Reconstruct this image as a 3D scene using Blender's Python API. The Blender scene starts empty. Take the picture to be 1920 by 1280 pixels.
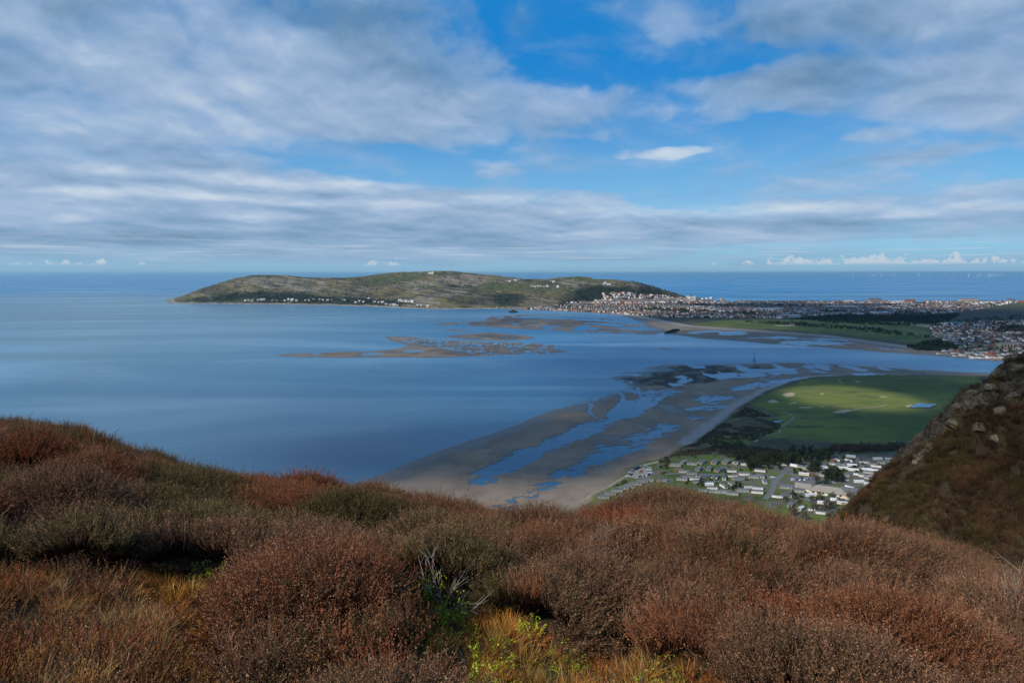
import bpy, bmesh, math, random
import numpy as np
from mathutils import Matrix, Vector
R = math.radians
sc = bpy.context.scene
COL = sc.collection
# ------------------------------------------------------------------ camera
H = 200.0                       # eye height above the sea, metres
FPX = 1280.0                    # 24 mm on full frame, in pixels of a 1920 wide picture
PITCH = math.atan((640 - 511.7) / FPX)
ROLL = -0.0010
cp, sp = math.cos(PITCH), math.sin(PITCH)
_r, _u = np.array([1.0, 0, 0]), np.array([0, sp, cp])
CF = np.array([0, cp, -sp])
CR = _r * math.cos(ROLL) + _u * math.sin(ROLL)
CU = -_r * math.sin(ROLL) + _u * math.cos(ROLL)
cd = bpy.data.cameras.new("camera"); cam = bpy.data.objects.new("camera", cd); COL.objects.link(cam)
cd.lens = 24.0; cd.sensor_width = 36.0; cd.clip_start = 0.1; cd.clip_end = 400000.0
cam.matrix_world = Matrix(((CR[0], CU[0], -CF[0], 0), (CR[1], CU[1], -CF[1], 0), (CR[2], CU[2], -CF[2], H), (0, 0, 0, 1)))
sc.camera = cam
sc.view_settings.view_transform = 'Standard'; sc.view_settings.look = 'None'
sc.view_settings.exposure = 0.0; sc.view_settings.gamma = 1.0
sc.cycles.max_bounces = 5; sc.cycles.diffuse_bounces = 2; sc.cycles.glossy_bounces = 3
sc.cycles.transparent_max_bounces = 12; sc.cycles.volume_bounces = 0

def ray(u, v):
    a = (np.asarray(u, float) - 960) / FPX; b = (640 - np.asarray(v, float)) / FPX
    return CF[:, None] + np.outer(CR, a.ravel()) + np.outer(CU, b.ravel())
def G(u, v, z=0.0):             # the point of the level z that stands at this place of the photograph
    d = ray(u, v); t = (z - H) / d[2]
    return d[0] * t, d[1] * t
def G1(u, v, z=0.0):
    x, y = G(u, v, z); return float(x[0]), float(y[0])
def PX(x, y, z):
    p = np.broadcast_arrays(np.asarray(x, float), np.asarray(y, float), np.asarray(z, float) - H)
    w = CF[0] * p[0] + CF[1] * p[1] + CF[2] * p[2]
    return 960 + FPX * (CR[0] * p[0] + CR[1] * p[1] + CR[2] * p[2]) / w, 640 - FPX * (CU[0] * p[0] + CU[1] * p[1] + CU[2] * p[2]) / w
def TAN(u, v):                  # (sideways, drop) tangents per metre of depth
    d = ray(u, v); return d[0] / d[1], -d[2] / d[1]

# ------------------------------------------------------------------ sun and sky
SUN_AZ, SUN_EL = R(228), R(37)
SUN = Vector((math.sin(SUN_AZ) * math.cos(SUN_EL), math.cos(SUN_AZ) * math.cos(SUN_EL), math.sin(SUN_EL)))
ld = bpy.data.lights.new("sun", 'SUN'); sun = bpy.data.objects.new("sun", ld); COL.objects.link(sun)
ld.energy = 5.0; ld.angle = R(0.53); ld.color = (1.0, 0.93, 0.82)
sun.rotation_euler = SUN.to_track_quat('Z', 'Y').to_euler(); sun.location = (0, 0, 500)

class NT:                       # a small writer for node trees
    def __init__(s, t): s.t = t; s.n = t.nodes; s.l = t.links
    def node(s, typ, **k):
        n = s.n.new(typ)
        for a, b in k.items(): setattr(n, a, b)
        return n
    def put(s, sock, v):
        if isinstance(v, bpy.types.NodeSocket): s.l.new(v, sock)
        elif v is not None: sock.default_value = v
    def m(s, op, a, b=None, c=None, clamp=False):
        n = s.node('ShaderNodeMath', operation=op); n.use_clamp = clamp
        for i, x in enumerate((a, b, c)): s.put(n.inputs[i], x)
        return n.outputs[0]
    def add(s, a, b): return s.m('ADD', a, b)
    def sub(s, a, b): return s.m('SUBTRACT', a, b)
    def mul(s, a, b): return s.m('MULTIPLY', a, b)
    def div(s, a, b): return s.m('DIVIDE', a, b)
    def vec(s, x, y, z=0.0):
        n = s.node('ShaderNodeCombineXYZ')
        for i, q in enumerate((x, y, z)): s.put(n.inputs[i], q)
        return n.outputs[0]
    def vm(s, op, a, b=None):
        n = s.node('ShaderNodeVectorMath', operation=op); s.put(n.inputs[0], a)
        if b is not None: s.put(n.inputs['Scale'] if op == 'SCALE' else n.inputs[1], b)
        return n.outputs[0]
    def xyz(s, v):
        n = s.node('ShaderNodeSeparateXYZ'); s.put(n.inputs[0], v); return n.outputs
    def noise(s, v, scale, detail=4, rough=0.55, dist=0.0, lac=2.0):
        n = s.node('ShaderNodeTexNoise'); s.put(n.inputs['Vector'], v)
        n.inputs['Scale'].default_value = scale; n.inputs['Detail'].default_value = detail
        n.inputs['Roughness'].default_value = rough; n.inputs['Distortion'].default_value = dist; n.inputs['Lacunarity'].default_value = lac
        return n.outputs[0]
    def step(s, x, a, b, lo=0.0, hi=1.0):
        n = s.node('ShaderNodeMapRange', interpolation_type='SMOOTHSTEP'); s.put(n.inputs[0], x)
        for i, q in enumerate((a, b, lo, hi)): s.put(n.inputs[i + 1], q)
        return n.outputs[0]
    def lin(s, x, a, b, lo=0.0, hi=1.0):
        n = s.node('ShaderNodeMapRange'); s.put(n.inputs[0], x)
        for i, q in enumerate((a, b, lo, hi)): s.put(n.inputs[i + 1], q)
        return n.outputs[0]
    def mix(s, f, a, b):
        n = s.node('ShaderNodeMix', data_type='RGBA'); s.put(n.inputs[0], f)
        for i, q in ((6, a), (7, b)): s.put(n.inputs[i], q if isinstance(q, bpy.types.NodeSocket) else (*q, 1.0))
        return n.outputs[2]
    def mulc(s, f, a, b):
        n = s.node('ShaderNodeMix', data_type='RGBA', blend_type='MULTIPLY'); s.put(n.inputs[0], f)
        for i, q in ((6, a), (7, b)): s.put(n.inputs[i], q if isinstance(q, bpy.types.NodeSocket) else (*q, 1.0))
        return n.outputs[2]
    def ramp(s, f, pts):
        n = s.node('ShaderNodeValToRGB'); s.put(n.inputs[0], f); e = n.color_ramp.elements
        while len(e) < len(pts): e.new(0.5)
        for i, (p, c) in enumerate(pts): e[i].position = p; e[i].color = (*c, 1.0)
        return n.outputs[0]
    def attr(s, name, typ='GEOMETRY'):
        n = s.node('ShaderNodeAttribute', attribute_name=name, attribute_type=typ); return n
    def bump(s, h, strength, dist, normal=None):
        n = s.node('ShaderNodeBump'); s.put(n.inputs['Height'], h); n.inputs['Strength'].default_value = strength
        n.inputs['Distance'].default_value = dist
        if normal is not None: s.put(n.inputs['Normal'], normal)
        return n.outputs[0]

def sky_world():
    w = bpy.data.worlds.new("World"); sc.world = w; w.use_nodes = True
    t = NT(w.node_tree); bg = t.n['Background']
    sky = t.node('ShaderNodeTexSky', sky_type='NISHITA'); sky.sun_disc = False
    sky.sun_elevation = SUN_EL; sky.sun_rotation = SUN_AZ
    sky.air_density = 1.0; sky.dust_density = 0.3; sky.ozone_density = 3.0; sky.altitude = 200
    tc = t.node('ShaderNodeTexCoord'); D = tc.outputs['Generated']
    x, y, z = t.xyz(D)
    az = t.m('ARCTAN2', x, y); el = t.m('ARCSINE', z)
    zc = t.m('MAXIMUM', z, 0.0)
    den = t.add(zc, 0.10)
    le = t.m('LOGARITHM', t.add(t.m('MAXIMUM', el, 0.0), 0.06), 2.71828)
    P = t.vec(t.add(t.mul(az, 4.4), t.mul(le, .3)), t.mul(le, 2.7), 0.0); P2 = t.vec(t.add(t.mul(az, 15.0), t.mul(le, 1.0)), t.mul(le, 8.0), 5.0)
    def A(u, v):                # a direction as azimuth, elevation
        d = ray(u, v)[:, 0]; d = d / np.linalg.norm(d); return math.atan2(d[0], d[1]), math.asin(d[2])
    wob = t.noise(P, 0.9, 4, 0.6); wob2 = t.noise(t.vm('ADD', P, (7.3, 2.1, 0)), 0.9, 4, 0.6)
    wz = t.lin(zc, 0.0, 0.35, 0.012, 0.10)
    azw = t.add(az, t.mul(t.sub(wob, 0.5), t.mul(wz, 2.2))); elw = t.add(el, t.mul(t.sub(wob2, 0.5), wz))
    W = t.vec(azw, elw, 0.0)
    def blob(u, v, ru, rv, amp):
        a, e = A(u, v)
        n = t.node('ShaderNodeVectorMath', operation='MULTIPLY_ADD'); t.l.new(W, n.inputs[0])
        n.inputs[1].default_value = (FPX / ru, FPX / rv, 0); n.inputs[2].default_value = (-a * FPX / ru, -e * FPX / rv, 0)
        l = t.node('ShaderNodeVectorMath', operation='LENGTH'); t.l.new(n.outputs[0], l.inputs[0])
        return t.step(l.outputs['Value'], 0.0, 1.95, amp, 0.0)
    def blobs(L, base):
        s_ = base
        for b in L: s_ = t.add(s_, blob(*b))
        return s_
    # where the cloud lies thick and where the blue shows
    cover = blobs([(250, 120, 620, 230, 0.55), (720, 200, 260, 70, 0.35), (200, 380, 600, 60, 0.3),
                   (1790, 50, 280, 100, 0.62), (1860, 180, 110, 60, 0.38), (1700, 215, 90, 25, .2),(1200, 70, 70, 60, 0.18), (1440, 190, 170, 42, 0.48), (1130, 190, 130, 40, 0.12),
                   (1260, 283, 85, 9, 0.75), (1110, 255, 90, 10, 0.2), (1560, 335, 130, 20, 0.42), (1620, 266, 50, 12, 0.5), (1760, 288, 55, 14, 0.5), (1660, 296, 50, 9, .3), (1850, 350, 110, 24, 0.3),
                   (1300, 425, 800, 34, 0.55), (500, 430, 800, 50, 0.42), (350, 350, 300, 22, 0.30), (950, 318, 70, 16, 0.45), (1120, 374, 55, 14, 0.45), (1550, 376, 90, 8, .3), (860, 368, 200, 8, .25),(980, 355, 90, 10, 0.2),
                   (1050, 80, 110, 60, -0.40), (1150, 330, 260, 60, -0.30), (700, 300, 190, 28, -0.62), (1400, 118, 260, 20, -0.3), (1620, 170, 70, 40, -.25), (1180, 190, 120, 30, -0.1),
                   (1500, 255, 420, 24, -0.20), (960, 503, 1500, 8, -0.18), (1500, 466, 300, 7, -0.2), (700, 480, 900, 16, .16)], -0.10)
    big = t.noise(P, 1.0, 6, 0.53, 0.3)
    fine = t.noise(P2, 1.0, 5, 0.5, 0.4)
    dens = t.add(cover, t.add(t.mul(t.sub(big, 0.5), 1.15), t.mul(t.sub(fine, 0.5), 0.60)))
    up = t.vm('ADD', P, (0.02, 0.16, 0)); up2 = t.vm('ADD', P2, (0.05, 0.30, 0))
    big2 = t.noise(up, 1.0, 4, 0.53, 0.3); fine2 = t.noise(up2, 1.0, 4, 0.5, 0.4)
    lit = t.add(t.mul(t.sub(big, big2), .8), t.mul(t.sub(fine, fine2), 0.55))   # sides of the cloud that face up
    veil = t.noise(t.vm('ADD', P, (8.1, 1.7, 3.0)), 1.3, 5, .55, .6)
    a = t.add(t.step(dens, -0.05, 0.24, 0.0, 0.60), t.step(dens, 0.10, 0.62, 0.0, 0.35)); a = t.m('MAXIMUM', a, t.step(veil, .42, .72, 0.0, .55))
    lay = t.noise(t.vm('ADD', P, (1.5, 4.0, 0)), 1.6, 5, 0.52, 0.4)
    tone = t.add(t.mul(t.sub(lay, 0.5), 1.2), lit)
    tone = t.add(tone, blobs([(420, 130, 150, 60, 0.28), (1210, 80, 80, 70, 0.18), (1800, 20, 180, 60, 0.22), (1620, 80, 230, 80, -0.40), (850, 30, 250, 60, -.3), (1150, 20, 120, 40, -.2), (640, 110, 200, 60, -.1),
                              (450, 338, 240, 9, 0.42), (200, 368, 200, 7, 0.32), (700, 378, 330, 9, 0.36), (1350, 392, 220, 11, 0.40), (1260, 282, 90, 10, .45), (1700, 400, 180, 8, 0.20),
                              (300, 440, 500, 14, -0.28), (1250, 425, 500, 12, -0.18), (530, 408, 60, 7, 0.3), (1110, 443, 90, 6, 0.3),
                              (100, 40, 300, 90, -0.15), (560, 20, 160, 30, -0.25)], 0.50))
    cloud = t.ramp(tone, [(0.0, (0.155, 0.27, 0.41)), (0.35, (0.26, 0.395, 0.58)), (0.62, (0.365, 0.49, 0.68)), (1.0, (0.60, 0.69, 0.79))])
    # the low heaps of cumulus along the horizon
    cu = t.noise(t.vec(t.mul(az, 62.0), t.mul(el, 75.0), 0.0), 1.0, 5, 0.65)
    cubank = blobs([(1660, 483, 340, 60, 0.025), (720, 490, 60, 40, 0.020), (430, 488, 160, 40, 0.014), (80, 488, 120, 40, 0.018), (1060, 490, 120, 40, .010)], -0.010)
    top = t.add(t.add(cubank, t.mul(t.sub(cu, .5), .062)), .004)
    ca = t.mul(t.mul(t.step(t.sub(top, el), -.001, .004, 0.0, .85), t.step(el, 0.009, 0.014)), 1.0)
    strk = t.noise(t.vec(t.mul(az, 7.0), t.mul(el, 260.0), 0.0), 1.0, 4, 0.5)
    ca = t.m('MAXIMUM', ca, t.mul(t.mul(t.step(strk, .54, .68, 0, .5), t.step(el, .014, .022)), t.sub(1.0, t.step(el, .035, .055))))
    tint = t.mulc(1.0, sky.outputs[0], (0.42, 0.90, 1.10))
    skc = t.vm('SCALE', tint, 0.115)
    blue = t.mix(t.step(el, -0.02, 0.30), (0.30, 0.57, 0.80), (0.002, 0.215, 0.62))
    blue = t.mix(0.82, skc, blue)
    c1 = t.mix(a, blue, cloud)
    c1 = t.mix(t.mul(t.sub(1.0, t.step(el, 0.0, 0.06)), 0.62), c1, (0.26, 0.43, 0.60))
    c2 = t.mix(t.mul(ca, .85), c1, (0.62, 0.68, 0.74))
    w.cycles.sampling_method = 'NONE'
    t.put(bg.inputs['Color'], c2); bg.inputs['Strength'].default_value = 1.0
sky_world()

# ------------------------------------------------------------------ helpers
def tag(o, label=None, cat=None, group=None, kind=None):
    if label: o['label'] = label
    if cat: o['category'] = cat
    if group: o['group'] = group
    if kind: o['kind'] = kind
    return o
def link(o, parent=None):
    COL.objects.link(o)
    if parent is not None: o.parent = parent
    return o
def empty(name, loc, rz=0.0):
    o = bpy.data.objects.new(name, None); COL.objects.link(o); o.location = loc; o.rotation_euler = (0, 0, rz); o.empty_display_size = 0.5
    return o
def npmesh(name, V, F, mats=(), mi=None, smooth=False, attrs=None):   # V (n,3), F (m,3|4) arrays
    me = bpy.data.meshes.new(name); V = np.asarray(V, np.float32); F = np.asarray(F, np.int32)
    me.vertices.add(len(V)); me.vertices.foreach_set('co', V.ravel())
    k = F.shape[1]; me.loops.add(F.size); me.loops.foreach_set('vertex_index', F.ravel())
    me.polygons.add(len(F)); me.polygons.foreach_set('loop_start', np.arange(len(F), dtype=np.int32) * k)
    for m in mats: me.materials.append(m)
    if mi is not None: me.polygons.foreach_set('material_index', np.asarray(mi, np.int32))
    me.polygons.foreach_set('use_smooth', np.full(len(F), smooth))
    for an, arr in (attrs or {}).items():
        a = me.attributes.new(an, 'FLOAT_COLOR', 'POINT'); a.data.foreach_set('color', np.asarray(arr, np.float32).ravel())
    me.update(); me.validate()
    return me
class MB:                       # collects boxes and other solids into one mesh
    def __init__(s): s.v = []; s.f = []; s.m = []
    def raw(s, vs, fs, m=0):
        b = len(s.v); s.v += [tuple(p) for p in vs]; s.f += [tuple(i + b for i in f) for f in fs]; s.m += [m] * len(fs); return s
    def box(s, x0, x1, y0, y1, z0, z1, m=0):
        return s.raw([(x0, y0, z0), (x1, y0, z0), (x1, y1, z0), (x0, y1, z0), (x0, y0, z1), (x1, y0, z1), (x1, y1, z1), (x0, y1, z1)],
                     [(0, 3, 2, 1), (4, 5, 6, 7), (0, 1, 5, 4), (1, 2, 6, 5), (2, 3, 7, 6), (3, 0, 4, 7)], m)
    def gable(s, x0, x1, y0, y1, z0, z1, t=0.12, m=0):      # a solid ridge roof, ridge along x
        ym = (y0 + y1) / 2
        return s.raw([(x0, y0, z0), (x1, y0, z0), (x1, y1, z0), (x0, y1, z0), (x0, ym, z1), (x1, ym, z1)],
                     [(0, 3, 2, 1), (0, 1, 5, 4), (2, 3, 4, 5), (1, 2, 5), (3, 0, 4)], m)
    def prism(s, pts, y0, y1, m=0):                         # outline in x,z pushed along y
        n = len(pts); vs = [(p[0], y0, p[1]) for p in pts] + [(p[0], y1, p[1]) for p in pts]
        return s.raw(vs, [tuple(range(n)), tuple(range(2 * n - 1, n - 1, -1))] + [(i, i + n, (i + 1) % n + n, (i + 1) % n) for i in range(n)], m)
    def tube(s, path, rad, n=6, m=0, cap=True):
        path = [Vector(p) for p in path]; rad = rad if hasattr(rad, '__len__') else [rad] * len(path); vs = []
        for i, p in enumerate(path):
            d = (path[min(i + 1, len(path) - 1)] - path[max(i - 1, 0)]).normalized()
            a = d.orthogonal().normalized(); b = d.cross(a)
            vs += [p + (a * math.cos(k * 2 * math.pi / n) + b * math.sin(k * 2 * math.pi / n)) * rad[i] for k in range(n)]
        fs = [(i * n + k, i * n + (k + 1) % n, (i + 1) * n + (k + 1) % n, (i + 1) * n + k) for i in range(len(path) - 1) for k in range(n)]
        if cap: fs += [tuple(range(n - 1, -1, -1)), tuple((len(path) - 1) * n + k for k in range(n))]
        return s.raw(vs, fs, m)
    def mesh(s, name, mats, smooth=False):
        me = bpy.data.meshes.new(name); me.from_pydata(s.v, [], s.f)
        for q in (mats if isinstance(mats, (list, tuple)) else [mats]): me.materials.append(q)
        me.polygons.foreach_set('material_index', s.m); me.polygons.foreach_set('use_smooth', [smooth] * len(s.f)); me.update(); return me
    def build(s, name, mats, parent=None, smooth=False, loc=None):
        o = bpy.data.objects.new(name, s.mesh(name, mats, smooth)); link(o, parent)
        if loc is not None: o.location = loc
        return o
def copy_tree(o, parent=None):
    c = o.copy(); COL.objects.link(c)
    if parent is not None: c.parent = parent
    for ch in o.children: copy_tree(ch, c)
    return c

_T = np.random.RandomState(7).rand(8, 256, 256).astype(np.float32)
def vn(x, y, s=0):              # value noise 0..1
    xi = np.floor(x).astype(np.int64); yi = np.floor(y).astype(np.int64); fx = x - xi; fy = y - yi
    fx = fx * fx * (3 - 2 * fx); fy = fy * fy * (3 - 2 * fy); T = _T[s % 8]
    a = T[xi & 255, yi & 255]; b = T[(xi + 1) & 255, yi & 255]; c = T[xi & 255, (yi + 1) & 255]; d = T[(xi + 1) & 255, (yi + 1) & 255]
    return (a + (b - a) * fx) * (1 - fy) + (c + (d - c) * fx) * fy
def fbm(x, y, s=0, o=5, g=0.5):
    r = 0; a = 1.0; t = 0
    for i in range(o):
        r = r + a * vn(x * 2 ** i + 17.3 * i, y * 2 ** i - 9.1 * i, s + i); t += a; a *= g
    return r / t
def ss(x, a, b):
    t = np.clip((x - a) / (b - a), 0, 1); return t * t * (3 - 2 * t)
def wpoly(pts, z=0.0):
    p = np.array(pts, float); x, y = G(p[:, 0], p[:, 1], z); return np.stack([x, y], 1)
def sdf(x, y, P, closed=True, pad=400.0):  # signed distance in metres, positive inside
    out = np.full(x.shape, -1e4)
    k = (x > P[:, 0].min() - pad) & (x < P[:, 0].max() + pad) & (y > P[:, 1].min() - pad) & (y < P[:, 1].max() + pad)
    X = x[k]; Y = y[k]; d = np.full(X.shape, 1e18); ins = np.zeros(X.shape, bool); n = len(P)
    for i in range(n if closed else n - 1):
        ax, ay = P[i]; bx, by = P[(i + 1) % n]; ex, ey = bx - ax, by - ay
        t = np.clip(((X - ax) * ex + (Y - ay) * ey) / (ex * ex + ey * ey + 1e-9), 0, 1)
        d = np.minimum(d, (X - ax - t * ex) ** 2 + (Y - ay - t * ey) ** 2)
        if closed and ay != by:
            ins ^= ((ay > Y) != (by > Y)) & (X < (bx - ax) * (Y - ay) / (by - ay) + ax)
    d = np.sqrt(d); out[k] = np.where(ins, d, -d) if closed else -d
    return out
def in_px(u, v, P):
    P = np.array(P, float); ins = np.zeros(np.shape(u), bool); n = len(P)
    for i in range(n):
        ax, ay = P[i]; bx, by = P[(i + 1) % n]
        if ay != by: ins ^= ((ay > v) != (by > v)) & (u < (bx - ax) * (v - ay) / (by - ay) + ax)
    return ins
def z3(P, s=3.0, ox=1100, oy=820): return [(ox + a / s, oy + b / s) for a, b in P]

def mat(name, build, rough=0.8, spec=0.3):
    m = bpy.data.materials.new(name); m.use_nodes = True; t = NT(m.node_tree); b = t.n['Principled BSDF']
    b.inputs['Roughness'].default_value = rough; b.inputs['Specular IOR Level'].default_value = spec
    build(t, b); return m
def plain(name, c, var=0.15, scale=1.0, rough=0.8, spec=0.3, per_object=0.0, metal=0.0):
    def f(t, b):
        g = t.node('ShaderNodeTexCoord').outputs['Object']
        n = t.noise(g, scale, 3, 0.6)
        k = t.lin(n, 0.25, 0.75, 1 - var, 1 + var)
        if per_object:
            oi = t.node('ShaderNodeObjectInfo'); k = t.mul(k, t.lin(oi.outputs['Random'], 0, 1, 1 - per_object, 1 + per_object))
        t.put(b.inputs['Base Color'], t.vm('SCALE', t.vec(*c), k)); b.inputs['Metallic'].default_value = metal
    return mat(name, f, rough, spec)

# ------------------------------------------------------------------ the sea
def WATER_MAT(f):
    global SEAM
    SEAM = mat('sea_water', f, 0.3, 0.38); return SEAM
def sea():
    rings = [0, 150, 400, 800, 1500, 3000, 6000, 12000, 25000, 60000, 150000]; n = 96; V = [(0, 0, 0)]; F3 = []; F = []
    for r in rings[1:]:
        V += [(r * math.sin(2 * math.pi * k / n), r * math.cos(2 * math.pi * k / n), 0) for k in range(n)]
    for i in range(len(rings) - 2):
        for k in range(n):
            a = 1 + i * n; F.append((a + k, a + (k + 1) % n, a + n + (k + 1) % n, a + n + k)[::-1])
    def f(t, b):
        g = t.node('ShaderNodeNewGeometry').outputs['Position']
        x, y, z = t.xyz(g)
        # current streaks and slicks: long in the direction of the drift
        q = t.vec(t.mul(x, 0.0006), t.mul(y, 0.0022), 0)
        st = t.noise(q, 1.0, 7, 0.62, 1.2)
        lo = t.noise(t.vec(t.mul(x, 0.00035), t.mul(y, 0.0005), 3.0), 1.0, 4, 0.55, 0.8)
        cloud_sheen = t.step(t.add(t.mul(x, -0.00042), t.mul(t.sub(lo, 0.5), 1.2)), -0.15, 0.95)  # grey cloud reflection on the left water, painted into its colour
        c = t.mix(cloud_sheen, (0.006, 0.115, 0.240), (0.095, 0.185, 0.225)); c = t.mix(t.step(y, 4500, 9000), c, (0.0, .14, .32))
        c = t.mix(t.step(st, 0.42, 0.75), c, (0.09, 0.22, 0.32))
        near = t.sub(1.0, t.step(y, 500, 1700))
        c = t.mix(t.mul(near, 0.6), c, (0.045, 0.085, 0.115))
        t.put(b.inputs['Base Color'], c)
        t.put(b.inputs['Roughness'], t.lin(st, 0.3, 0.7, 0.36, 0.20)); b.inputs['IOR'].default_value = 1.33
        rp = t.noise(g, 0.11, 4, 0.65)
        rp2 = t.noise(t.vec(t.mul(x, 0.02), t.mul(y, 0.035), 0), 1.0, 5, 0.6)
        t.put(b.inputs['Normal'], t.bump(rp, 0.25, 1.0, t.bump(rp2, 0.10, 3.0)))
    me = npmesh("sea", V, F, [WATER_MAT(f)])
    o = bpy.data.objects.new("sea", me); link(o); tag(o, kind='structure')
    cf = MB(); cf.raw([V[0]] + V[1:n + 1], [(0, 1 + (k + 1) % n, 1 + k) for k in range(n)])
sea()

# ------------------------------------------------------------------ the low land: sand flats, dunes, links, town ground
SPIT = [(560, 960), (640, 915), (700, 894), (762, 868), (800, 855), (837, 840), (870, 829), (900, 820), (935, 808), (969, 796), (990, 786), (1012, 777), (1040, 767), (1069, 757), (1090, 752),
        (1106, 746), (1125, 741), (1147, 733), (1165, 724), (1172, 717), (1141, 709), (1160, 704), (1200, 702), (1147, 699), (1190, 697), (1240, 694), (1200, 691), (1224, 687), (1259, 681.5), (1320, 683),
        (1400, 680.5), (1480, 679), (1560, 681.5), (1640, 687), (1720, 692), (1800, 697), (1860, 699), (2000, 704), (2400, 716), (2400, 1400), (560, 1400)]
DRY = z3([(-300, 760), (0, 655), (60, 610), (180, 540), (300, 468), (420, 412), (500, 358), (590, 288), (640, 244), (760, 180), (860, 136), (1000, 108), (1200, 102), (1500, 102), (1740, 105), (2600, 125), (2600, 1600), (-300, 1600)], 2.3415, 1100, 660)
FAR = [(940, 579), (1000, 581), (1060, 583.5), (1122, 587), (1160, 591), (1187, 598), (1209, 609), (1222, 617), (1258, 627), (1315, 635), (1380, 639), (1447, 645), (1513, 649), (1580, 655), (1680, 662), (1780, 669),
       (1883, 679), (2050, 692), (2500, 730), (2500, 572), (1920, 566.5), (1850, 567), (1600, 566), (1400, 565.5), (1330, 564.5), (1290, 563), (1200, 562), (940, 569)]
FDRY = [(930, 577), (1000, 578.5), (1060, 580.5), (1147, 586), (1193, 591), (1247, 602), (1287, 609), (1330, 613), (1407, 618), (1547, 628), (1613, 637), (1680, 647), (1780, 655.5), (1907, 665.5), (2100, 680), (2500, 710),
        (2500, 572), (1920, 567.5), (1600, 567), (1400, 566.5), (1290, 564), (1200, 563), (930, 570)]
MIDF = [(813, 607), (860, 604), (919, 602), (914, 598), (922, 594), (973, 590), (1044, 589.5), (1100, 590), (1150, 594), (1190, 602), (1215, 612), (1240, 622), (1225, 627), (1166, 625), (1098, 623), (1030, 619.5), (935, 614), (870, 610)]
S1 = [(722, 631), (766, 631), (797, 636), (844, 638), (891, 640), (937, 641), (1000, 643.5), (1040, 647), (1064, 649.5), (1035, 652), (1050, 656), (1067, 659.5), (1031, 662), (937, 666), (875, 668.5), (812, 670), (720, 670), (640, 670),
      (562, 669), (512, 666), (547, 663), (594, 662), (650, 659), (694, 659.5), (731, 655.5), (756, 652), (768, 648), (756, 643), (738, 639), (728, 635)]
S2 = [(832, 631), (850, 628), (885, 625.5), (919, 623), (953, 626), (985, 629), (1001, 632.5), (990, 636), (937, 638.5), (880, 636.5)]
S3 = [(828, 619), (850, 617.5), (889, 620.5), (860, 621.5)]
S4 = [(1233, 652.5), (1250, 652), (1268, 655.5), (1248, 655.5)]
TROUGHS = [(z3(P, 3.2, 700, 660), w) for P, w in [
    ([(1505, 285), (1600, 300), (1700, 305), (1640, 340), (1560, 385), (1450, 412), (1408, 390), (1440, 350), (1478, 310)], 0.8),
    ([(1440, 410), (1380, 460), (1300, 500), (1200, 530), (1100, 570), (1000, 620), (880, 690), (760, 740), (650, 795), (600, 775), (620, 730), (700, 690), (780, 640), (870, 600), (950, 570), (1040, 545), (1120, 500), (1240, 435), (1330, 415)], 0.75),
    ([(1840, 440), (1760, 480), (1640, 545), (1540, 600), (1440, 650), (1300, 690), (1200, 740), (1100, 790), (1000, 830), (900, 880), (800, 940), (700, 980), (880, 868), (960, 810), (1060, 760), (1150, 710), (1230, 660), (1340, 600), (1370, 560), (1440, 570), (1560, 560), (1520, 510), (1640, 480), (1720, 430)], 0.6),
    ([(1480, 180), (1520, 200), (1500, 225), (1440, 238), (1380, 262), (1310, 290), (1290, 300), (1350, 262), (1430, 228)], 0.7),
    ([(1290, 300), (1210, 308), (1120, 330), (1150, 318), (1240, 298)], 0.7),
    ]] + [(z3(P, 2.3415, 1100, 660), w) for P, w in [
    ([(500, 188), (600, 193), (660, 194), (600, 210), (530, 226), (478, 212), (520, 204)], .65), ([(440, 246), (520, 234), (606, 230), (560, 250), (450, 256)], .6), ([(450, 286), (495, 284), (482, 294), (455, 293)], .7),
    ([(600, 162), (740, 135), (900, 113), (965, 112), (880, 132), (740, 162), (640, 170)], .55), ([(730, 80), (930, 70), (920, 95), (780, 88)], .5), ([(560, 95), (640, 90), (780, 96), (860, 105), (700, 112)], .45),
    ([(150, 150), (240, 170), (380, 165), (420, 175), (330, 210), (240, 230), (200, 215), (280, 190), (180, 175)], .55), ([(1150, 92), (1260, 90), (1340, 98), (1200, 102)], .4), ([(960, 80), (1050, 84), (1010, 96)], .5)]]
TROUGHS += [(P, w) for P, w in [
    ([(1350, 622.5), (1385, 621), (1405, 623), (1378, 628), (1345, 629)], .7), ([(1447, 641), (1500, 638.5), (1550, 639), (1606, 643.5), (1570, 646), (1500, 646)], .6), ([(1290, 622), (1340, 619), (1350, 622), (1300, 627)], .4),
    ([(1400, 633), (1450, 630.5), (1540, 633), (1600, 640), (1500, 636)], .45), ([(1640, 650.5), (1700, 655), (1720, 658.5), (1650, 654)], .4),
    ([(1000, 591), (1100, 590), (1150, 593.5), (1190, 601), (1208, 609.5), (1180, 607), (1120, 602), (1040, 598), (960, 595)], .62), ([(1090, 604), (1150, 606), (1225, 616), (1200, 619), (1130, 611)], .4),
    ([(580, 664), (592, 663), (610, 665), (592, 666.5)], .5), ([(680, 663), (700, 660), (712, 662), (700, 666), (682, 666)], .5), ([(766, 656), (790, 655), (812, 661), (790, 662), (752, 660)], .4)]]
CREEKS = [(z3(P, 3.2, 700, 660), w) for P, w in [([(1250, 295), (1285, 300), (1312, 312), (1302, 330), (1296, 352), (1308, 375), (1335, 392), (1370, 402), (1410, 412)], 3.2),
          ([(1455, 232), (1485, 248), (1502, 270), (1490, 300), (1462, 328), (1430, 352), (1410, 375), (1425, 392)], 4.0), ([(1590, 212), (1585, 240), (1612, 272), (1645, 300)], 3.4),
          ([(1200, 528), (1290, 536), (1355, 548), (1374, 562), (1365, 580)], 1.6)]]
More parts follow.
